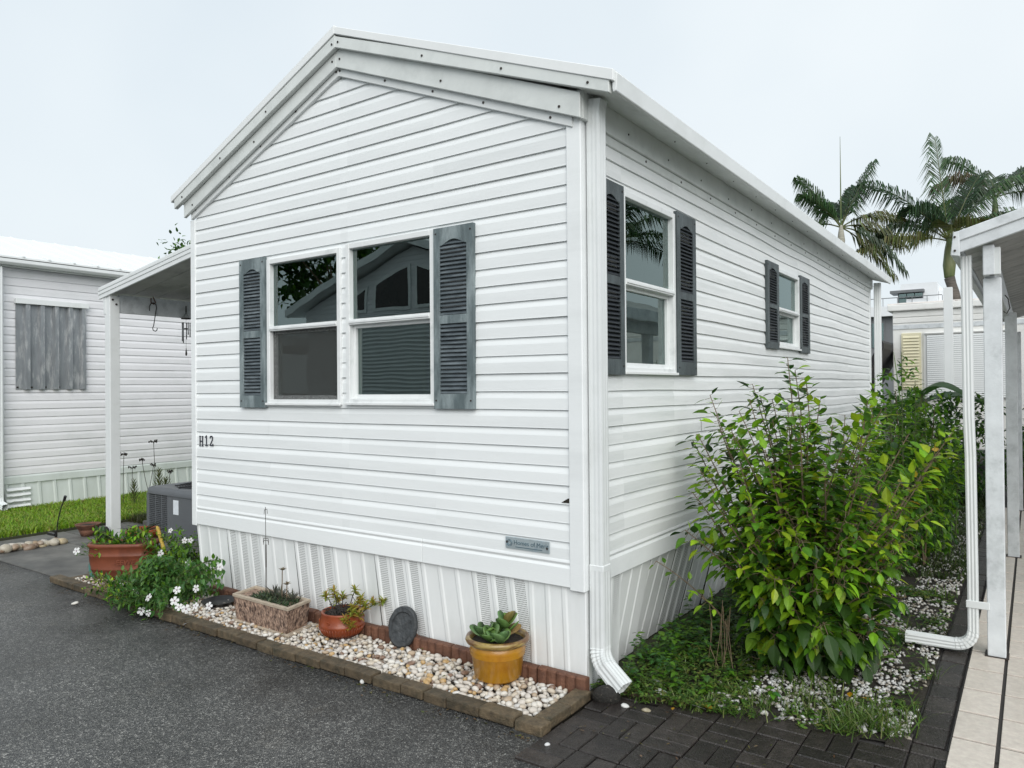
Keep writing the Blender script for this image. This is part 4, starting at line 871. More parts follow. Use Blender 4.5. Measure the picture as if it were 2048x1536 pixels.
def feather(px0, py0, px1, py1, y, lab, dens=26, col=(.10, .115, .04)):
    p0, p1 = at(px0, py0, 'y', y), at(px1, py1, 'y', y); t = thing('feathery_succulent', p0, lab, 'succulent'); b = MB(); b.tube([p0, p1], .006, 5); b.build('stem', 'stem_green', t, normals=False); b = MB()
    for k in range(dens*2):
        u = (k+1)/(dens*2); p = p0+(p1-p0)*u; a = k*2.4; d = V((math.cos(a), math.sin(a), .75)); b.leaf(p, d, V((0, 0, 1)), .16*(1.1-u*.75), .012, jit(col, .25), .3, -.25)
    b.build('leaves', 'leaf', t, normals=False, kind='stuff')
feather(268, 1008, 268, 962, 1.9, 'feathery green-brown succulent between carport post and air conditioner'); feather(318, 985, 318, 940, 2.0, 'feathery olive succulent rising behind the air conditioner'); feather(330, 980, 332, 958, 2.0, 'small feathery succulent next to the taller one behind the air conditioner', 14)
# stones on the slab edge
sb = thing('stone_border', (-6.6, 0, 0), 'row of rounded river stones along the concrete slab', 'stone edging')
SM = [pebble_mesh(c_, 2, 200+i) for i, c_ in enumerate(((.42,.38,.30),(.34,.25,.16),(.50,.46,.40),(.30,.22,.15),(.44,.36,.22),(.22,.15,.10)))]
for k in range(30):
    t = k/29; p = V((-6.60+U(-.07, .07), -.35+.62*t, .02+U(0, .035))); s_ = U(.085, .135); obj('stone', R.choice(SM), sb, p, (U(-.4, .4), U(-.4, .4), U(0, 6)), (s_, s_, s_))
# solar stake lamp
p0 = at(112, 1085, 'y', .27); p1 = at(130, 996, 'y', .27); stk = thing('garden_stake', p0, 'thin black bent stake light standing at the end of the stone row', 'garden light'); p0.z = 0
b = MB(); b.tube(bez(p0, p0*.5+p1*.5+V((-.09, 0, .04)), p1, 10), .0065, 5); b.build('stem', 'black_plastic', stk, normals=False)
b = MB(); b.tube([p1-V((.02, 0, .03)), p1+V((.01, 0, .02))], .016, 6); b.build('lamp_tip', 'black_plastic', stk)
b = MB(); b.tube([p0+V((0, 0, .05)), p0+V((0, 0, .13))], .014, 6); b.box(p0.x-.16, p0.x-.01, p0.y-.02, p0.y+.02, .075, .10); b.build('solar_box', 'black_plastic', stk)

# ================================================================== right side: paver path, garden, tiled walk
pv_ = struct('paver_path', (lambda b: (b.box(.10, 6, -.53, .62, -.06, -.005), b)[1])(MB()), 'grout')
mats_p = MB(); mats_p.box(-.099, .099, -.049, .049, -.03, .012); pme = [mats_p.mesh('paver', 'paver', bevel=.005)]
def gedge(x): return .01+.20*x if x < 1.5 else .34
for i in range(0, 12):               # herringbone / basket pairs
    for j in range(-1, 5):
        x = .19+.203*i; y = -.44+.203*j-.03
        for s_ in (-1, 1):
            px_, py_, rz = (x, y+s_*.0505, 0) if (i+j) % 2 else (x+s_*.0505, y, math.pi/2)
            if py_ > gedge(px_)+.06 or (px_ > 1.52 and py_ > .36): continue
            obj('paver', pme[0], pv_, (px_+U(-.002, .002), py_+U(-.002, .002), U(-.004, .003)), (U(-.012, .012), U(-.012, .012), rz+U(-.012, .012)))
b = MB(); b.box(1.50, 1.645, .36, 11, -.05, .0); bp_ = struct('paver_border', b, 'grout')
y = .46
while y < 8: obj('paver', pme[0], bp_, (1.575, y, U(-.003, .003)), (U(-.012, .012), U(-.012, .012), math.pi/2+U(-.02, .02)), (1, 1.3, 1)); y += .203
b = MB(); b.box(1.65, 5.5, .33, 12, -.05, .018); tw = struct('tile_walkway', b, 'grout')
tm = MB(); tm.box(-.162, .162, -.156, .156, -.01, .026); tme = tm.mesh('tile', 'tile', bevel=.002); tm = MB(); tm.box(-.083, .083, -.156, .156, -.01, .026); tm2 = tm.mesh('tile', 'tile', bevel=.002)
for j in range(24):
    yy = .31+j*.334
    obj('tile', tm2, tw, (1.741, yy, U(0, .0015)))
    for i in range(4): obj('tile', tme, tw, (2.003+.336*i, yy, U(0, .0015)))
b = MB(); b.poly([(0, .02, .008), (.2, .03, .008), (1.50, .31, .008), (1.50, 11, .008), (0, 11, .008)]); struct('garden_soil', b, 'garden_soil', normals=False)
b = MB(); b.box(.12, .62, .035, .075, 0, .03); o = b.build('timber_edge', 'wood_old', bevel=.004); o.rotation_euler.z = rad(12); tag(o, 'rotten brown timber strip between pavers and weedy garden', 'timber')
# white gravel in the garden
gi = []
for _ in range(7500):
    y = .22+abs(R.gauss(0, 1))*2.6 if R.random() < .6 else U(.2, 7.5)
    x = U(.55, 1.49); 
    if y > 8 or y < gedge(x)+.05: continue
    if noise.noise((x*4.2, y*3.1, 4))+.4*noise.noise((x*11, y*11, 2)) < -.22+.6*max(0, .8-x): continue
    gi.append(((x, y, .012+U(0, .010)), U(.012, .034), (U(-.6, .6), U(-.6, .6), U(0, 6.28)), None))
WP = [pebble_mesh(c_, 1, 130+i) for i, c_ in enumerate(((.54, .54, .53), (.48, .48, .46), (.38, .36, .32), (.62, .62, .61), (.26, .23, .18), (.52, .50, .46)))]
gi.sort(key=lambda q: q[0][1])
gb = thing('gravel_bed', (1.1, 2, 0), 'white chipped gravel strip between hibiscus and dark paver border', 'gravel bed')
gsel = [q for q in gi if q[1] > .022][:280]; gs = set(id(q) for q in gsel)
for q in gsel: obj('gravel_stone', R.choice(WP), gb, q[0], q[2], (q[1]*1.15,)*3)
scatter_mesh('gravel', [(p, s_, r_, R.choice(WP)) for q in gi if id(q) not in gs for p, s_, r_, _ in [q]], WP, 'pebble', gb)
# weeds and grass
g = MB()
WC = ((.05, .11, .018), (.075, .15, .022), (.11, .20, .03), (.04, .08, .015), (.14, .17, .04))
def wx(): return U(.02, 1.5)
cnt = 0
while cnt < 6800:
    x = U(.03, 1.49); y = U(.03, 3.2)**1.0; 
    if y < gedge(x)-.02: continue
    dens = 1.0 if x < .75 else (.08+max(0, noise.noise((x*3, y*2.5, 9)))*1.3)
    if R.random() > dens: continue
    cnt += 1; h = U(.01, .07)*(1.35 if x < .6 else .8)
    p = V((x, y, .012+h*.5)); a = U(0, 6.28)
    for k in range(3): g.leaf(p, V((math.cos(a+k*2.1), math.sin(a+k*2.1), U(-.2, .6))), V((U(-.4, .4), U(-.4, .4), 1)), U(.014, .034), U(.010, .02), jit(R.choice(WC), .25), .12, .2)
g.col = (1, 1, 1)
for _ in range(150):        # taller leafy weeds by the skirting
    x = .04+abs(R.gauss(0, .32)); y = U(.25, 2.6)
    if x > .9: continue
    h = U(.06, .19); a = U(0, 6.28); p = V((x, y, .01)); tip_ = p+V((U(-.05, .05), U(-.05, .05), h))
    for k in range(R.randint(8, 15)):
        q = p+(tip_-p)*U(.25, 1); a += 2.4; ln = U(.025, .055); g.leaf(q, V((math.cos(a), math.sin(a), U(-.1, .5))), V((U(-.3, .3), U(-.3, .3), 1)), ln, ln*U(.5, .75), leafcol(R.choice(('deep', 'mid', 'mid', 'vinca'))), .12, .25)
g.col = (1, 1, 1)
o = g.build('weeds', 'leaf', normals=False, kind='stuff'); o['label'] = 'low leafy weeds covering the garden beside the skirting'; o['category'] = 'weeds'
g = MB()
def gx(): return U(.1, 1.48)
for _ in range(190):
    x = U(.12, 1.5); y = gedge(x)+abs(R.gauss(0, .22)) if R.random() < .6 else U(.3, 5); 
    blades(g, R.randint(4, 22), lambda: x+R.gauss(0, .03), lambda: y+R.gauss(0, .03), .01, (.03, .09) if x < 1.1 else (.05, .14), ((.10, .19, .03), (.15, .24, .05), (.20, .26, .08), (.07, .13, .02)), .0055, 1.5)
o = g.build('grass_tufts', 'leaf', normals=False, kind='stuff'); o['label'] = 'grass tufts along the front edge of the garden'; o['category'] = 'grass'
g = MB(); blades(g, 5200, lambda: U(.75, 1.5), lambda: U(3.6, 9.5), .005, (.03, .09), ((.06, .10, .025), (.09, .13, .04), (.05, .08, .02)), .012, 1.4)
o = g.build('thin_grass', 'leaf', normals=False, kind='stuff'); o['label'] = 'thin grass over the far gravel strip'; o['category'] = 'grass'
# rock at the spout, small stones, fallen petals and leaves
o = obj('rock', pebble_mesh((.1, .1, .1), 2, 77), None, (.155, -.035, .035), (.1, .2, .5), (.17, .15, .17)); o.data.materials[0] = MAT['rock_dark']; tag(o, 'black wet rock lying under the downspout elbow', 'rock')
for k, (px_, py_, s_, c_, lab) in enumerate(((1250, 1412, .045, (.62, .62, .60), 'pointed white stone beside the black rock'), (1293, 1421, .05, (.30, .26, .17), 'tan round pebble on the dark pavers'), (150, 1206, .05, (.62, .60, .55), 'white pebble lying on the road by the brick corner'), (352, 1242, .045, (.36, .22, .13), 'brown pebble on the road below the vinca'), (1095, 1489, .035, (.62, .62, .62), 'white stone chip at the bed corner on the road'), (724, 1363, .032, (.64, .64, .62), 'white chip on the road beside the brick edging'))):
    p = at(px_, py_, 'z', .012); o = obj('loose_stone', pebble_mesh(c_, 2, 60+k), None, p, (U(-.3, .3), U(-.3, .3), U(0, 6)), (s_,)*3); tag(o, lab, 'stone')
fb = flower_mesh(.034)
for px_, py_, lab in ((1318, 1366, 'white fallen blossom by the downspout, the one farthest back'), (1324, 1386, 'white fallen blossom upright on the soil near the spout'), (1396, 1414, 'white fallen blossom with dark eye at the paver edge'), (1560, 1437, 'white fallen blossom in the grass at the middle of the paver edge'), (376, 1247, 'white fallen vinca blossom on the road')):
    p = at(px_, py_, 'z', .03); tag(obj('fallen_blossom', fb, None, p, (U(.2, .7), U(-.4, .4), U(0, 6))), lab, 'flower')
lt = MB(); lt.leaf(V((0, 0, 0)), V((1, 0, .1)), V((0, 0, 1)), .07, .034, (.50, .27, .015), .1, .1); lme2 = lt.mesh('leaf', 'leaf', normals=False)
for px_, py_, lab in ((1700, 1394, 'orange-yellow fallen leaf on the white gravel'), (1745, 1402, 'yellow fallen leaf right of the orange one'), (1345, 1420, 'small tan fallen leaf on the pavers'), (1425, 1418, 'yellowish fallen leaf at the timber strip')):
    tag(obj('fallen_leaf', lme2, None, at(px_, py_, 'z', .035), (U(-.2, .2), U(-.2, .2), U(0, 6)), (U(.5, 1.0),)*3), lab, 'leaf')

# grit and leaf litter washed against the edging and over the pebbles
g = MB()
for _ in range(420):
    if R.random() < .62: x = U(-4.6, .1); y = -.565-abs(R.gauss(0, .045)); z = .004
    elif R.random() < .5: x = U(-3.4, -.1); y = U(-.44, -.1); z = .062
    else: x = U(.15, 1.6); y = U(-.5, .1); z = .02
    a = U(0, 6.28); ln = U(.008, .03); g.leaf(V((x, y, z)), V((math.cos(a), math.sin(a), U(-.1, .2))), V((U(-.3, .3), U(-.3, .3), 1)), ln, ln*U(.15, .5), jit(R.choice(((.12, .08, .04), (.06, .045, .025), (.20, .15, .08), (.10, .11, .03))), .3), .1, .1)
o = g.build('leaf_litter', 'leaf', normals=False, kind='stuff'); o['label'] = 'small brown leaf litter along the brick edging and pavers'; o['category'] = 'litter'
# ================================================================== hibiscus
hib = thing('hibiscus_bush', (.88, 1.15, 0), 'large leafy hibiscus bush with yellow-green shoots beside the side wall', 'shrub')
stems = MB(); fol = MB(); cand = []
def shoot(base, tip, nl, l0, l1, cols, arch=.2, start=.35, w=.6, thick=.010, side=True):
    base = V(base); tip = V(tip); c = (base+tip)/2+V((0, 0, (tip-base).length*arch)); pts = bez(base, c, tip, 12); stems.tube(pts, thick, 5, .0025)
    cen_ = V((.88, 1.1, .7))
    for k in range(nl):
        u = start+(1-start)*k/(nl-1); f = u*11; i = min(10, int(f)); p = pts[i]+(pts[i+1]-pts[i])*(f-i); d = (pts[i+1]-pts[i]).normalized(); a = k*2.4+U(-.3, .3)
        ref = V((0, 0, 1)) if abs(d.z) < .9 else V((1, 0, 0)); e1 = d.cross(ref).normalized(); e2 = d.cross(e1)
        q = e1*math.cos(a)+e2*math.sin(a); ln = (l0+(l1-l0)*u)*U(.55, 1.3)
        pet = q*ln*U(.25, .6); o_ = (p+pet-cen_); o_.z *= .3
        dd = q*.9+d*.35+V((0, 0, U(-.6, .3)))+o_.normalized()*.3
        nn = V((0, 0, 1.2))+q*.3+rnd3()*.4
        stems.tube([p, p+pet], .0016, 3)
        cand.append((p+pet, dd.normalized(), nn.normalized(), ln, ln*U(.48, .64), leafcol(R.choice(cols))))
hb = lambda: (.86+U(-.14, .14), 1.17+U(-.14, .14), 0)
UPC = ('mid', 'bright', 'bright', 'lime', 'mid', 'mid', 'deep'); LOC_ = ('deep', 'mid', 'mid', 'bright', 'deep', 'deep')
for px_, py_, y_, cols in ((1420, 790, 1.25, UPC), (1432, 830, 1.2, UPC), (1505, 768, 1.5, LOC_), (1520, 790, 1.6, LOC_), (1575, 715, 1.35, LOC_), (1590, 740, 1.5, UPC), (1612, 755, 1.4, UPC), (1640, 800, 1.6, UPC), (1395, 868, 1.05, UPC), (1385, 880, 1.2, UPC), (1400, 940, .95, UPC), (1385, 985, .9, UPC), (1440, 860, 1.0, UPC), (1460, 850, 1.2, UPC), (1690, 830, 1.7, UPC), (1665, 850, 1.3, UPC), (1752, 790, 1.8, ('lime', 'lime', 'bright', 'yellow')), (1745, 830, 1.7, ('lime', 'lime', 'bright')), (1765, 850, 1.8, ('lime', 'bright')), (1710, 860, 1.5, UPC), (1545, 840, 1.2, UPC), (1600, 830, 1.0, UPC), (1530, 900, .8, UPC), (1480, 930, .75, UPC), (1905, 865, 1.7, ('lime', 'bright', 'lime')), (1880, 905, 1.6, ('lime', 'bright', 'yellow')), (1850, 950, 1.5, UPC), (1865, 1020, 1.3, UPC), (1650, 930, .85, UPC), (1720, 950, .9, UPC), (1780, 930, 1.2, UPC), (1370, 1060, .75, UPC), (1425, 1000, .7, UPC), (1500, 1010, .62, UPC)):
    shoot(hb(), at(px_, py_, 'y', y_), R.randint(58, 70), .100, .074, cols, U(.0, .12), .28)
for k in range(34):
    tp_ = V((U(.28, 1.42), U(.85, 1.6), U(1.0, 1.55))); shoot(hb(), tp_, R.randint(40, 54), .10, .072, UPC, U(0, .15), .38, thick=.007)
for k in range(165):
    while 1:
        a = U(0, 6.28); el = U(-.8, 1.25); r = U(.62, 1.06); p = V((.90+(.48 if el < .1 else .62)*r*math.cos(a)*math.cos(el), 1.12+.58*r*math.sin(a)*math.cos(el), .60+.52*r*math.sin(el)))
        if p.x < .14 or p.x > 1.62 or p.z < .09: continue
        if p.y > 1.25 and R.random() < .5: continue
        break
    low = p.z < .55; shoot(hb(), p, R.randint(16, 21), .095, (.095 if R.random() < .6 else .120) if low else .074, LOC_ if low and R.random() < .7 else UPC, U(.12, .35), .5, thick=.006)
for k in range(24):
    a = U(-2.9, .2); rr_ = U(.25, .44); shoot(hb(), (.90+rr_*1.05*math.cos(a), 1.1+rr_*math.sin(a), U(.10, .34)), R.randint(10, 14), .095, .105, LOC_, .3, .35, thick=.005)
# left low twig
shoot((.45, .9, .25), at(1312, 1122, 'y', .72), 7, .07, .06, ('mid', 'bright'), .1, .3, thick=.004); shoot((.5, .85, .2), at(1402, 1195, 'y', .62), 6, .08, .07, ('bright', 'lime'), .15, .5, thick=.004)
cand.sort(key=lambda q: -(q[3]*1480/((q[0]-CAMPOS).length)) - (0.0 if q[0].y > 1.2 else 8))
vm = [ (ln_, [MB() for _ in range(10)]) for ln_ in (1,)]
LV = []
for cc in ('deep', 'mid', 'mid', 'mid', 'bright', 'bright', 'bright', 'lime', 'lime', 'yellow'):
    for q in range(2):
        mb_ = MB(); mb_.leaf(V((0, 0, 0)), V((1, 0, 0)), V((0, 0, 1)), 1, U(.48, .64), leafcol(cc), U(.06, .16), U(.08, .32), True); LV.append((cc, mb_.mesh('leaf', 'leaf', normals=False)))
big_, rest = cand[:290], cand[290:]
def nearest(c): return min(LV, key=lambda q: sum((x_-y_)**2 for x_, y_ in zip(c, q[1].color_attributes['Col'].data[0].color[:3]))+U(0, .004))[1]
for p, d, n_, ln, wd, c in big_:
    s_ = d.cross(n_).normalized(); n_ = s_.cross(d); M_ = Matrix((d, -s_, n_)).transposed().to_4x4(); M_.translation = p
    o = obj('leaf', nearest(c), hib); o.matrix_basis = M_ @ Matrix.Diagonal((ln, ln, ln, 1))
for q in rest: fol.leaf(*q, fold=U(.06, .18), curl=U(.05, .35), fine=True)
stems.build('branches', 'stem_brown', hib, normals=False); fol.build('foliage', 'leaf', hib, normals=False, kind='stuff')
# dead twigs hanging at the front of the bush
b = MB()
for k in range(9): p = V((.50+U(-.07, .07), .72+U(-.06, .06), U(.25, .42))); b.tube([p, p+V((U(-.02, .02), 0, -.15)), V((p.x+U(-.05, .05), p.y+U(-.04, .02), .015))], .0022, 3)
tag(b.build('dead_twigs', 'stem_brown', normals=False), 'tuft of dry brown twigs hanging at the hibiscus foot', 'twigs')

def shrub(name, label, cen_, rad_, n, ls, cols, nstem=14, gauss=False, flat=1.):
    t = thing(name, (cen_[0], cen_[1], 0), label, 'shrub'); f = MB(); s = MB(); c = V(cen_)
    for k in range(nstem):
        r = rnd3(); tip = c+V((r.x*rad_[0], r.y*rad_[1], abs(r.z)*rad_[2]))*.9; bs = V((c.x+U(-.15, .15), c.y+U(-.15, .15), 0)); s.tube(bez(bs, (bs+tip)/2+V((0, 0, .15)), tip, 6), .010, 4, .003)
    cl = [rnd3().normalized()*U(.45, 1.0) for _ in range(max(12, n//55))]
    for k in range(n):
        r = R.choice(cl)+rnd3()*.22; p = c+V((r.x*rad_[0], r.y*rad_[1], r.z*rad_[2]))
        if p.z < .03: continue
        d = rnd3()+r*.6+V((0, 0, -.15)); ln = U(*ls); f.leaf(p, d, V((0, 0, 1))+rnd3()*.6, ln, ln*U(.4, .6), leafcol(R.choice(cols)), .12, .25)
    s.build('branches', 'stem_brown', t, normals=False); f.build('foliage', 'leaf', t, normals=False, kind='stuff'); return t
sh = shrub('shrub', 'dense dark green shrub behind the hibiscus reaching the white post', (1.02, 4.2, .85), (.50, .75, .92), 4200, (.045, .085), ('deep', 'mid', 'bright', 'mid', 'mid'))
t = thing('tall_weed', (1.05, 3.6, 0), 'tall leafy spire rising in front of the yellow louvred shutter', 'plant'); b = MB(); s = MB()
for px_, py_, y_, bs in ((1803, 706, 3.5, (1.08, 3.5, .3)), (1830, 762, 3.7, (1.15, 3.7, .3)), (1782, 800, 3.4, (1.0, 3.4, .3)), (1850, 790, 3.9, (1.2, 3.9, .4)), (1920, 850, 4.2, (1.4, 4.2, .3))):
    tip = at(px_, py_, 'y', y_); bs = V(bs); pts = bez(bs, (bs+tip)/2, tip, 10); s.tube(pts, .006, 4, .002)
    for k in range(46):
        u = .25+.75*k/45; p = bs+(tip-bs)*u; a = k*2.4; ln = .10*(1.15-.75*u); b.leaf(p, V((math.cos(a), math.sin(a), .35)), V((0, 0, 1)), ln, ln*.5, leafcol(R.choice(('mid', 'bright', 'mid', 'deep'))), .15, .3)
s.build('stems', 'stem_green', t, normals=False); b.build('foliage', 'leaf', t, normals=False, kind='stuff')
shrub('shrub', 'dark shady shrub mass at the far end of the gravel strip', (.95, 8.6, .65), (1.0, .8, .85), 3600, (.06, .11), ('deep', 'deep', 'mid'))
shrub('shrub', 'green shrub seen between the two carport posts on the right', (2.25, 9.4, .6), (.8, .8, .8), 2600, (.06, .11), ('deep', 'deep', 'mid', 'blue'))
shrub('shrub', 'shaded shrub seen low beside the far corner of the mobile home', (.1, 10.6, .7), (.45, .5, .9), 1300, (.06, .12), ('deep', 'deep', 'mid'))
# banana plant
bn = thing('banana_plant', (.95, 8.0, 0), 'banana plant with broad drooping leaves in front of the trailer', 'plant')
b = MB(); b.tube([(.55, 8.3, 0), (.6, 8.3, .8), (.7, 8.2, 1.5)], .06, 8, .04); b.build('stem', 'stem_green', bn, smooth=True)
def bleaf(p0, c, p1, wd, col):
    b = MB(); pts = bez(V(p0), V(c), V(p1), 12); b.col = col; rings = []
    for i, p in enumerate(pts):
        d = (pts[min(11, i+1)]-pts[max(0, i-1)]).normalized(); s_ = d.cross(V((0, 0, 1))).normalized(); wf = math.sin(math.pi*(.06+.9*i/11))**.6*wd; rings.append([p-s_*wf-V((0, 0, wf*.45)), p, p+s_*wf-V((0, 0, wf*.45))])
    b.loft(rings, cap=False, closed=False); b.build('leaf', 'leaf', bn, smooth=True, normals=False)
bleaf((.7, 8.2, 1.5), (.95, 8.0, 1.85), at(1935, 790, 'y', 7.8), .13, (.05, .12, .03)); bleaf((.35, 9.3, .9), (.28, 9.3, 1.7), (.22, 9.3, 2.15), .07, (.14, .26, .04)); bleaf((.7, 8.2, 1.4), (.4, 8.4, 1.6), (.2, 8.6, 1.1), .10, (.08, .16, .04)); bleaf((.7, 8.2, 1.4), (1.1, 8.6, 1.75), (1.7, 8.9, 1.2), .13, (.04, .10, .03))

# ================================================================== right neighbour's carport
rc = thing('carport', (3, 4, 0), 'weathered white carport with downspout and posts on the right edge', 'carport')
zr = lambda x: 2.43+(x-1.65)*.30
def rfas(o0, o1, y0, y1, m, nm, x0=1.63, par=None): b = MB(); b.prism([(x0, zr(x0)+o0), (5.2, zr(5.2)+o0), (5.2, zr(5.2)+o1), (x0, zr(x0)+o1)], y0, y1, 1); return b.build(nm, m, par or rc, bevel=.004)
fr_ = rfas(-.015, .112, 1.63, 1.66, 'alu_old', 'fascia'); rfas(.052, .112, 1.618, 1.631, 'alu_old', 'fascia_band', par=fr_)
b = MB(); b.prism([(1.585, 2.395), (1.632, 2.385), (1.632, 2.535), (1.600, 2.53)], 1.615, 8.4, 1); gt = b.build('gutter', 'alu_old', rc, bevel=.004)
b = MB()
for z in (2.42, 2.50): b.loft([[(1.608+.007*math.cos(k), 1.613-w_, z+.007*math.sin(k)) for k in range(6)] for w_ in (0, .004)])
b.build('screws', 'dark_screw', rc)
for k in range(32):
    y0 = 1.67+k*.21; rfas(.03, .10, y0, y0+.194, 'alu_ceiling', 'roof_panel', 1.635)
b = MB(); b.box(1.742, 1.80, 1.68, 8.3, 2.27, 2.445); b.build('beam', 'alu_old', rc, bevel=.004)
b = MB(); b.box(1.77, 1.83, 1.69, 1.735, 2.27, 2.43); b.build('beam_cap', 'white_metal', rc, bevel=.004)
for yy, xx in ((1.80, 1.785), (4.90, 1.812), (8.0, 1.81)):
    b = MB(); b.box(xx-.046, xx+.046, yy-.05, yy+.05, .02, 2.30 if yy > 2 else 2.26); b.build('post', 'alu_old', rc, bevel=.004)
    b = MB(); b.box(xx-.06, xx+.06, yy-.06, yy+.06, .02, .032); b.build('base_plate', 'dark_screw', rc)
dx, dy = 1.668, 1.775
rd = downspout('downspout', [(dx-.012, dy-.02, 2.40), (dx-.012, dy-.02, 2.25), (dx-.010, dy-.01, 1.45), (dx-.004, dy, 1.2), (dx, dy, .5), (dx, dy, .15)], .062, .052, V((0, 1, 0)), rc, rib=.003)
e = []
for k in range(7): a = k/6*math.pi/2; e += [(dx-.09*(1-math.cos(a)), dy, .155-.09*math.sin(a)), (dx-.09*(1-math.cos(a))-.002, dy, .152-.09*math.sin(a))]
e += [(dx-.36, dy-.01, .063)]
b = MB(); rings = []
for i, p in enumerate(e):
    p = V(p); t = (V(e[min(i+1, len(e)-1)])-V(e[max(i-1, 0)])).normalized(); ux = V((0, 1, 0)); uy = t.cross(ux); k = 1.06 if i % 2 == 0 else 1
    rings.append(spout_ring(p, ux, uy, .064*k, .055*k, .003))
b.loft(rings, cap=False); b.build('elbow', 'white_metal', rd)
b = MB(); b.box(dx-.035, dx+.085, dy-.040, dy-.034, .30, .345); b.build('strap', 'white_metal', rd, bevel=.003)
b = MB(); b.tube([(1.81, 3.2, 2.30), (1.83, 3.2, 2.27), (1.84, 3.2, 2.20), (1.82, 3.2, 2.16), (1.80, 3.2, 2.18)], .004, 5); tag(b.build('hook', 'dark_screw', normals=False), 'small wire hook under the right carport beam', 'hook')
b = MB(); b.box(6.3, 6.4, 1.2, 8, 0, 2.8); nr2 = b.build('unseen_bounce_wall', 'vinyl_neighbour'); tag(nr2, 'unseen white wall of the right-hand home, added for reflections and bounced light', 'wall')  # out of view, put in to bounce light and fill window reflections

# ================================================================== trailer, pole, modern house
tr = thing('trailer', (2.2, 14, 0), 'old white trailer with rusty roof edge and louvred windows', 'trailer')
b = MB(); b.box(-.22, 6, 12.4, 15.5, .45, 3.05); b.build('body', 'trailer', tr, bevel=.02)
b = MB(); b.box(-.30, 6.05, 12.32, 15.6, 3.05, 3.17); b.build('roof_edge', 'trailer', tr, bevel=.02)
b = MB(); b.loft([[(x_, y_, 3.17+.012*noise.noise((x_*4, y_*3, 0)) + (.03 if 12.34 < y_ < 15 else 0)) for x_ in (-.3+.25*i for i in range(26))] for y_ in (12.33, 12.36, 12.6, 15.5)], cap=False, closed=False); b.build('roof', 'trailer_roof', tr, normals=False)
for z, m_ in ((2.93, 'trailer'), (2.82, 'trailer'), (2.70, 'alu_old')): b = MB(); b.box(-.215, 6, 12.385, 12.398, z, z+.085); b.build('wall_panel', m_, tr, bevel=.003)
b = MB(); b.box(-.07, .26, 12.36, 12.40, 1.55, 2.62); ysh = b.build('louvred_shutter', 'yellow_paint', tr, bevel=.004)
lm = MB(); lm.loft([[(x_, 0, 0), (x_, -.018, -.012), (x_, -.018, -.004), (x_, 0, .03)] for x_ in (-.135, .135)]); lme3 = lm.mesh('louver', 'yellow_paint')
for k in range(17): obj('louver', lme3, ysh, (.095, 12.358, 1.60+k*.0585))
for x0, x1 in ((.36, 1.62), (2.1, 3.3)):
    b = MB(); b.box(x0-.06, x1+.06, 12.37, 12.40, 1.38, 2.62); wj = b.build('jalousie_window', 'trailer', tr, bevel=.003)
    b = MB(); b.tube([(x0-.03, 12.35, 2.60), (x1+.03, 12.35, 2.60)], .028, 6); b.build('awning_tube', 'trailer', wj)
    lm = MB(); hw = (x1-x0)/2; lm.loft([[(x_, -.011, -.0175), (x_, -.016, -.0175), (x_, -.005, .0165), (x_, -.001, .0165)] for x_ in (-hw, hw)]); lme4 = lm.mesh('slat', 'roof_white')
    b = MB(); b.box(x0, x1, 12.361, 12.371, 1.40, 2.56); b.build('opening_shade_panel', 'modern_grey', wj)  # solid panel coloured dark for the shade behind the slats
    for k in range(31): obj('slat', lme4, wj, ((x0+x1)/2, 12.352, 1.42+k*.0375))
p = at(1896, 575, 'y', 11.6); b = MB(); b.box(p.x-.068, p.x+.068, 11.55, 11.66, 0, p.z); tag(b.build('concrete_pole', 'roof_white', bevel=.006), 'plain pale square pole standing in front of the trailer', 'pole')
b = MB(); b.prism([(-.75, 1.55), (-.25, 2.45), (-.22, 2.40), (-.22, 2.30), (-.66, 1.5)], 11.3, 13.5, 1); tag(b.build('tarp_awning', 'ac_dark'), 'dark slanting awning between mobile home and trailer', 'awning')
mh = thing('modern_house', (-5, 62, 0), 'white flat-roofed modern house with roof terrace far behind', 'house')
def mb_(nm, m_, *q, par=None): b = MB(); b.box(*q); return b.build(nm, m_, par or mh)
main = mb_('lower_storeys', 'modern_grey', -12, -3.0, 60.6, 72, 0, 7.0); mb_('terrace_slab', 'modern_white', -12, -3.4, 60, 72, 7.0, 7.75)
mb_('upper_storey', 'modern_white', -6.35, -3.9, 60.8, 70, 7.75, 9.45); mb_('side_block', 'modern_white', -3.88, -2.6, 62, 70, 7.0, 8.9); mb_('roof_canopy', 'modern_grey', -7.0, -4.7, 60.1, 62, 8.72, 8.92)
up = mb_('window_wall', 'modern_grey', -6.5, -4.8, 60.5, 60.79, 7.78, 8.70)
for k in range(3): mb_('pane', 'window_glass', -6.42+k*.55, -5.92+k*.55, 60.45, 60.49, 7.85 if k == 0 else 8.3, 8.66, par=up)
mb_('balustrade_wall', 'modern_white', -5.9, -4.4, 60.3, 60.44, 7.76, 8.22)
lwn = mb_('lower_window', 'modern_grey', -11, -7.45, 60.5, 60.59, 3.2, 6.7)
for k in range(4): mb_('pane', 'window_glass', -10.9+k*.86, -10.1+k*.86, 60.42, 60.49, 4.6, 6.5, par=lwn)
rl = mb_('terrace_rail', 'modern_grey', -9.5, -3.5, 60.05, 60.08, 8.34, 8.40)
for k in range(7): mb_('rail_post', 'modern_grey', -9.5+k, -9.46+k, 60.05, 60.08, 7.75, 8.34, par=rl)

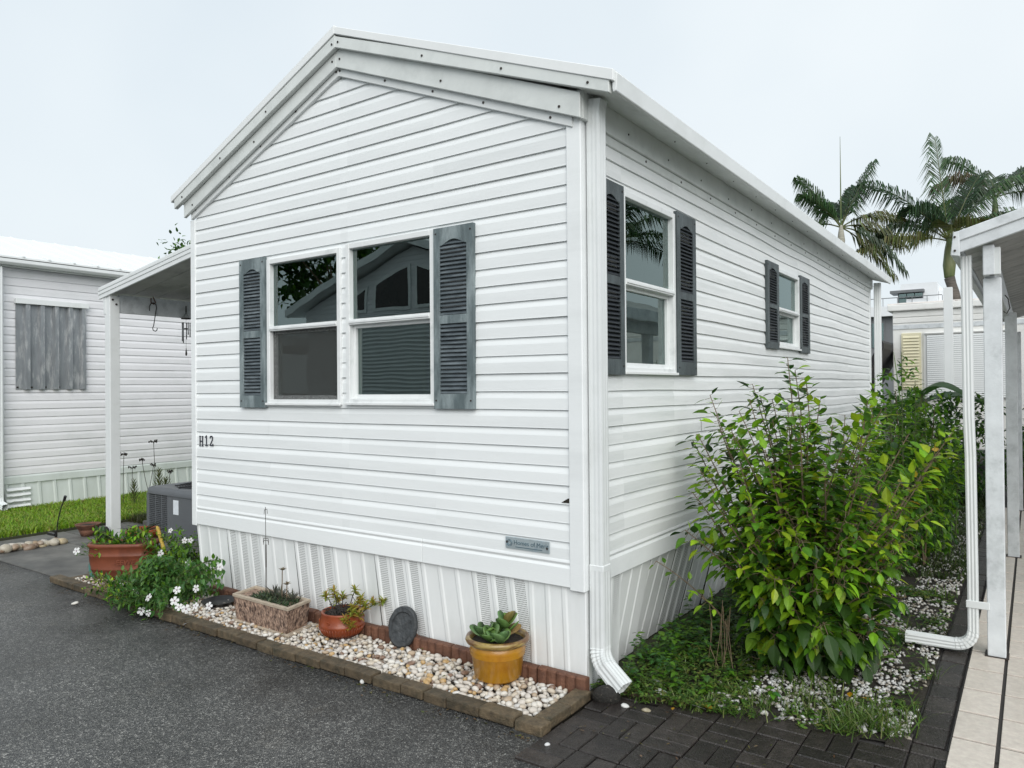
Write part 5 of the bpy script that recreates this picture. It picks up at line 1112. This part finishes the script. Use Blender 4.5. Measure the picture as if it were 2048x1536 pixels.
# ================================================================== palms
def palm(label, base, heart, fronds, shaft=.5, tr=.07, leaf=.42, m='palm_trunk', spear=0, lean=0, sr=.075):
    t = thing('palm_tree', base, label, 'palm tree'); base = V(base); heart = V(heart); sb_ = heart-V((0, 0, shaft))
    b = MB(); pts = bez(base, (base+sb_)/2+V((lean, 0, 0)), sb_, 26); b.tube(pts, [tr*(1.05-.2*i/25)*(1.08 if i % 2 else 1) for i in range(26)], 12); b.build('trunk', m, t, smooth=True)
    b = MB(); b.tube([sb_, sb_+V((0, 0, shaft*.35)), sb_+V((0, 0, shaft*.75)), heart+V((0, 0, .05))], [sr*.85, sr*1.1, sr*.8, sr*.4], 12); b.build('crownshaft', 'palm_shaft' if m != 'palm_pale' else 'palm_pale', t, smooth=True)
    for (az, el, ln, droop, colk) in fronds:
        az = rad(az); el = rad(el); d = V((math.cos(az)*math.cos(el), math.sin(az)*math.cos(el), math.sin(el))); n_ = 26; pts = []
        for i in range(n_): u = i/(n_-1); pts.append(heart+d*ln*u+V((0, 0, -droop*ln*u*u)))
        f = MB(); f.col = (.16, .18, .07); f.tube(pts, .018, 5, .004)
        base_c = {'g': (.058, .115, .040), 'd': (.038, .078, .032), 'o': (.11, .13, .035), 'b': (.085, .075, .035)}[colk]
        for i in range(4, n_):
            for s_ in (-1, 1):
                for hh in (0, .33, .67):
                    u = min((i+hh)/n_, .997); fi = u*(n_-1); k = min(n_-2, int(fi)); p = pts[k]+(pts[k+1]-pts[k])*(fi-k); td = (pts[k+1]-pts[k]).normalized(); sd = td.cross(V((0, 0, 1)))
                    if sd.length < .15: sd = V((-math.sin(az), math.cos(az), 0))
                    sd.normalize(); up_ = sd.cross(td); l_ = leaf*math.sin(math.pi*(.16+.76*u))**.6*U(.8, 1.15)
                    dd = (sd*s_*.75+td*.6+up_*U(-.05, .25)).normalized(); g1 = p+dd*l_*.5; g2 = g1+(dd*.42+V((0, 0, -U(.6, 1.0)))).normalized()*l_*.6
                    wv = (td*.7+V((0, 0, .3))).normalized()*.027; f.col = jit(base_c, .4); i0 = [f.pt(q) for q in (p-wv*.3, p+wv*.3, g1+wv*.55, g1-wv*.55, g2)]; f.face((i0[0], i0[1], i0[2], i0[3])); f.face((i0[3], i0[2], i0[4]))
        f.build('frond', 'leaf', t, normals=False)
    if spear: b = MB(); b.tube([heart, heart+V((0, 0, spear))], .02, 5, .004); b.build('spear_leaf', 'palm_shaft', t)
h1 = at(1682, 455, 'y', 14.0)
palm('slender palm with upright spear leaf behind the roof', (h1.x+.02, 14, 0), h1, [(212, 58, 1.75, .22, 'g'), (228, 50, 1.45, .3, 'g'), (35, 66, 1.75, .10, 'g'), (75, 62, 1.5, .2, 'd'), (205, 24, 1.25, .50, 'g'), (30, 16, 1.35, .62, 'o'), (15, -8, 1.25, .70, 'd'), (40, 34, 1.75, .50, 'o'), (125, 55, 1.4, .3, 'd'), (20, -30, 1.2, .45, 'o')], .45, .085, .54, 'palm_pale', spear=2.0)
h2 = at(1898, 482, 'y', 15.2)
palm('taller palm with green crownshaft rising above the trailer', (h2.x+.75, 15.2, 0), h2, [(150, 83, 2.45, .03, 'g'), (212, 52, 2.95, .36, 'd'), (225, 62, 2.2, .62, 'd'), (200, 44, 2.0, .6, 'd'), (215, 14, 2.0, .34, 'o'), (35, 58, 2.6, .34, 'g'), (28, 40, 2.5, .45, 'g'), (60, 62, 2.3, .2, 'd'), (10, 30, 1.9, .6, 'd'), (330, 55, 1.5, .8, 'o'), (280, 60, 1.3, .85, 'o'), (45, 15, 1.8, .6, 'd')], .80, .115, .72, lean=.1, sr=.115)
h3 = at(1990, 395, 'y', 17.0)
palm('palm at the right edge showing above the carport roof', (h3.x+.6, 17, 0), h3, [(205, 50, 1.9, .6, 'b'), (190, 62, 2.0, .4, 'g'), (35, 48, 2.6, .35, 'g'), (30, 20, 2.2, .5, 'g'), (0, 40, 2.0, .5, 'd'), (215, 20, 1.7, .7, 'd'), (100, 55, 1.8, .5, 'd'), (45, 50, 2.2, .4, 'd'), (-90, 20, 1.4, .7, 'd'), (180, 0, 1.7, .5, 'd')], .8, .13, .72)
palm('palm reflected in the near side window', (4.9, 9.9, 0), (4.9, 9.9, 4.55), [(k*36+8, 45-30*(k % 2), 2.3, .55, 'g' if k % 3 else 'd') for k in range(10)], .8, .12, .5)
# treetops beyond the left carport
def tree(label, base, ht, rad_, n, cols, ls=(.12, .24)):
    t = thing('tree', base, label, 'tree'); base = V(base); s = MB(); f = MB(); top = base+V((0, 0, ht*.6)); s.tube([base, base+V((.1, 0, ht*.3)), top], .16, 8, .07); tips = []
    for k in range(18):
        r = rnd3(); tp = base+V((r.x*rad_[0], r.y*rad_[1], ht-rad_[2]+r.z*rad_[2])); s.tube(bez(top-V((0, 0, U(0, ht*.2))), (top+tp)/2, tp, 6), .05, 5, .012); tips.append(tp)
    for k in range(n):
        p = R.choice(tips)+V((R.gauss(0, .4), R.gauss(0, .4), R.gauss(0, .3))); ln = U(*ls); f.leaf(p, rnd3(), V((0, 0, 1))+rnd3()*.6, ln, ln*.5, leafcol(R.choice(cols)), .12, .2)
    s.build('trunk', 'stem_brown', t, normals=False); f.build('crown', 'leaf', t, normals=False, kind='stuff')
tp_ = at(378, 470, 'y', 13); tree('tree whose top shows above the left carport roof', (tp_.x+1.1, 13, 0), 7.25, (1.2, 1.2, 1.2), 1800, ('deep', 'mid'))

# ================================================================== across the street (seen in the window reflections)
mat('opposite_pane', (.03, .022, .02), .25, .3, 2)
oh = thing('opposite_home', (-9.2, -11, 0), 'white gabled home across the street, mirrored in the front windows', 'mobile home')
TO = lambda u, v, w: V((u, -8.6+w, v))
OX0, OX1, OXA, OZ, OZA = -12.7, -5.6, -9.15, 3.55, 4.80
b = MB(TO); b.box(OX0, OX1, 0, OZ, -5, 0); b.prism([(OX0, OZ), (OX1, OZ), (OXA, OZA)], -5, 0, 2); ow_ = b.build('wall', 'vinyl_neighbour', oh)
osl = (OZA-OZ)/(OXA-OX0)
siding(ow_, TO, OX0, OX1, .4, 40, .11, 'vinyl_neighbour', lim=lambda z: (OX0 if z < OZ else OX0+(z-OZ)/osl, OX1 if z < OZ else OX1-(z-OZ)/osl), seg=9, wob=0)
for u0, u1, t0, t1 in ((-11.3, -10.55, 3.78, 4.02), (-10.35, -9.2, 4.06, 4.40), (-9.05, -7.95, 4.40, 4.06), (-7.75, -7.0, 4.02, 3.78)):
    b = MB(TO); b.prism([(u0, 3.42), (u1, 3.42), (u1, t1), (u0, t0)], .018, .05, 2); wq_ = b.build('window', 'frame_metal', oh)
    b = MB(TO); b.prism([(u0+.07, 3.49), (u1-.07, 3.49), (u1-.07, t1-.07), (u0+.07, t0-.07)], .051, .055, 2); b.build('pane', 'opposite_pane', wq_)
b = MB(TO); b.loft([[(u_, v_, .04+.04*(i % 2)) for u_ in (-11.5, -6.8)] for i, v_ in enumerate([.75+.045*k for k in range(58)])], cap=False, closed=False); b.build('corrugated_panel', 'white_metal', oh, normals=False)
for sgn in (0, 1):
    l_, a_, r_ = (OX0-.4, OZ-.1), (OXA, OZA+.06), (OX1+.4, OZ-.1); p, q = (l_, a_) if sgn == 0 else (a_, r_); b = MB(TO); b.prism([p, q, (q[0], q[1]+.18), (p[0], p[1]+.18)], -5.2, .35, 2); b.build('roof', 'roof_white', oh)
b = MB(TO); b.box(-16.5, -12.9, 2.75, 2.95, -4, .2); b.build('carport_roof', 'white_metal', oh)
b = MB(TO); b.box(-16.4, -16.3, 0, 2.749, .05, .15); b.build('carport_post', 'white_metal', oh)
tree('leafy tree across the street, mirrored in the left front window', (-16.0, -12.5, 0), 7.6, (1.9, 1.8, 2.0), 2600, ('deep', 'deep', 'mid'), (.2, .42))
g = None
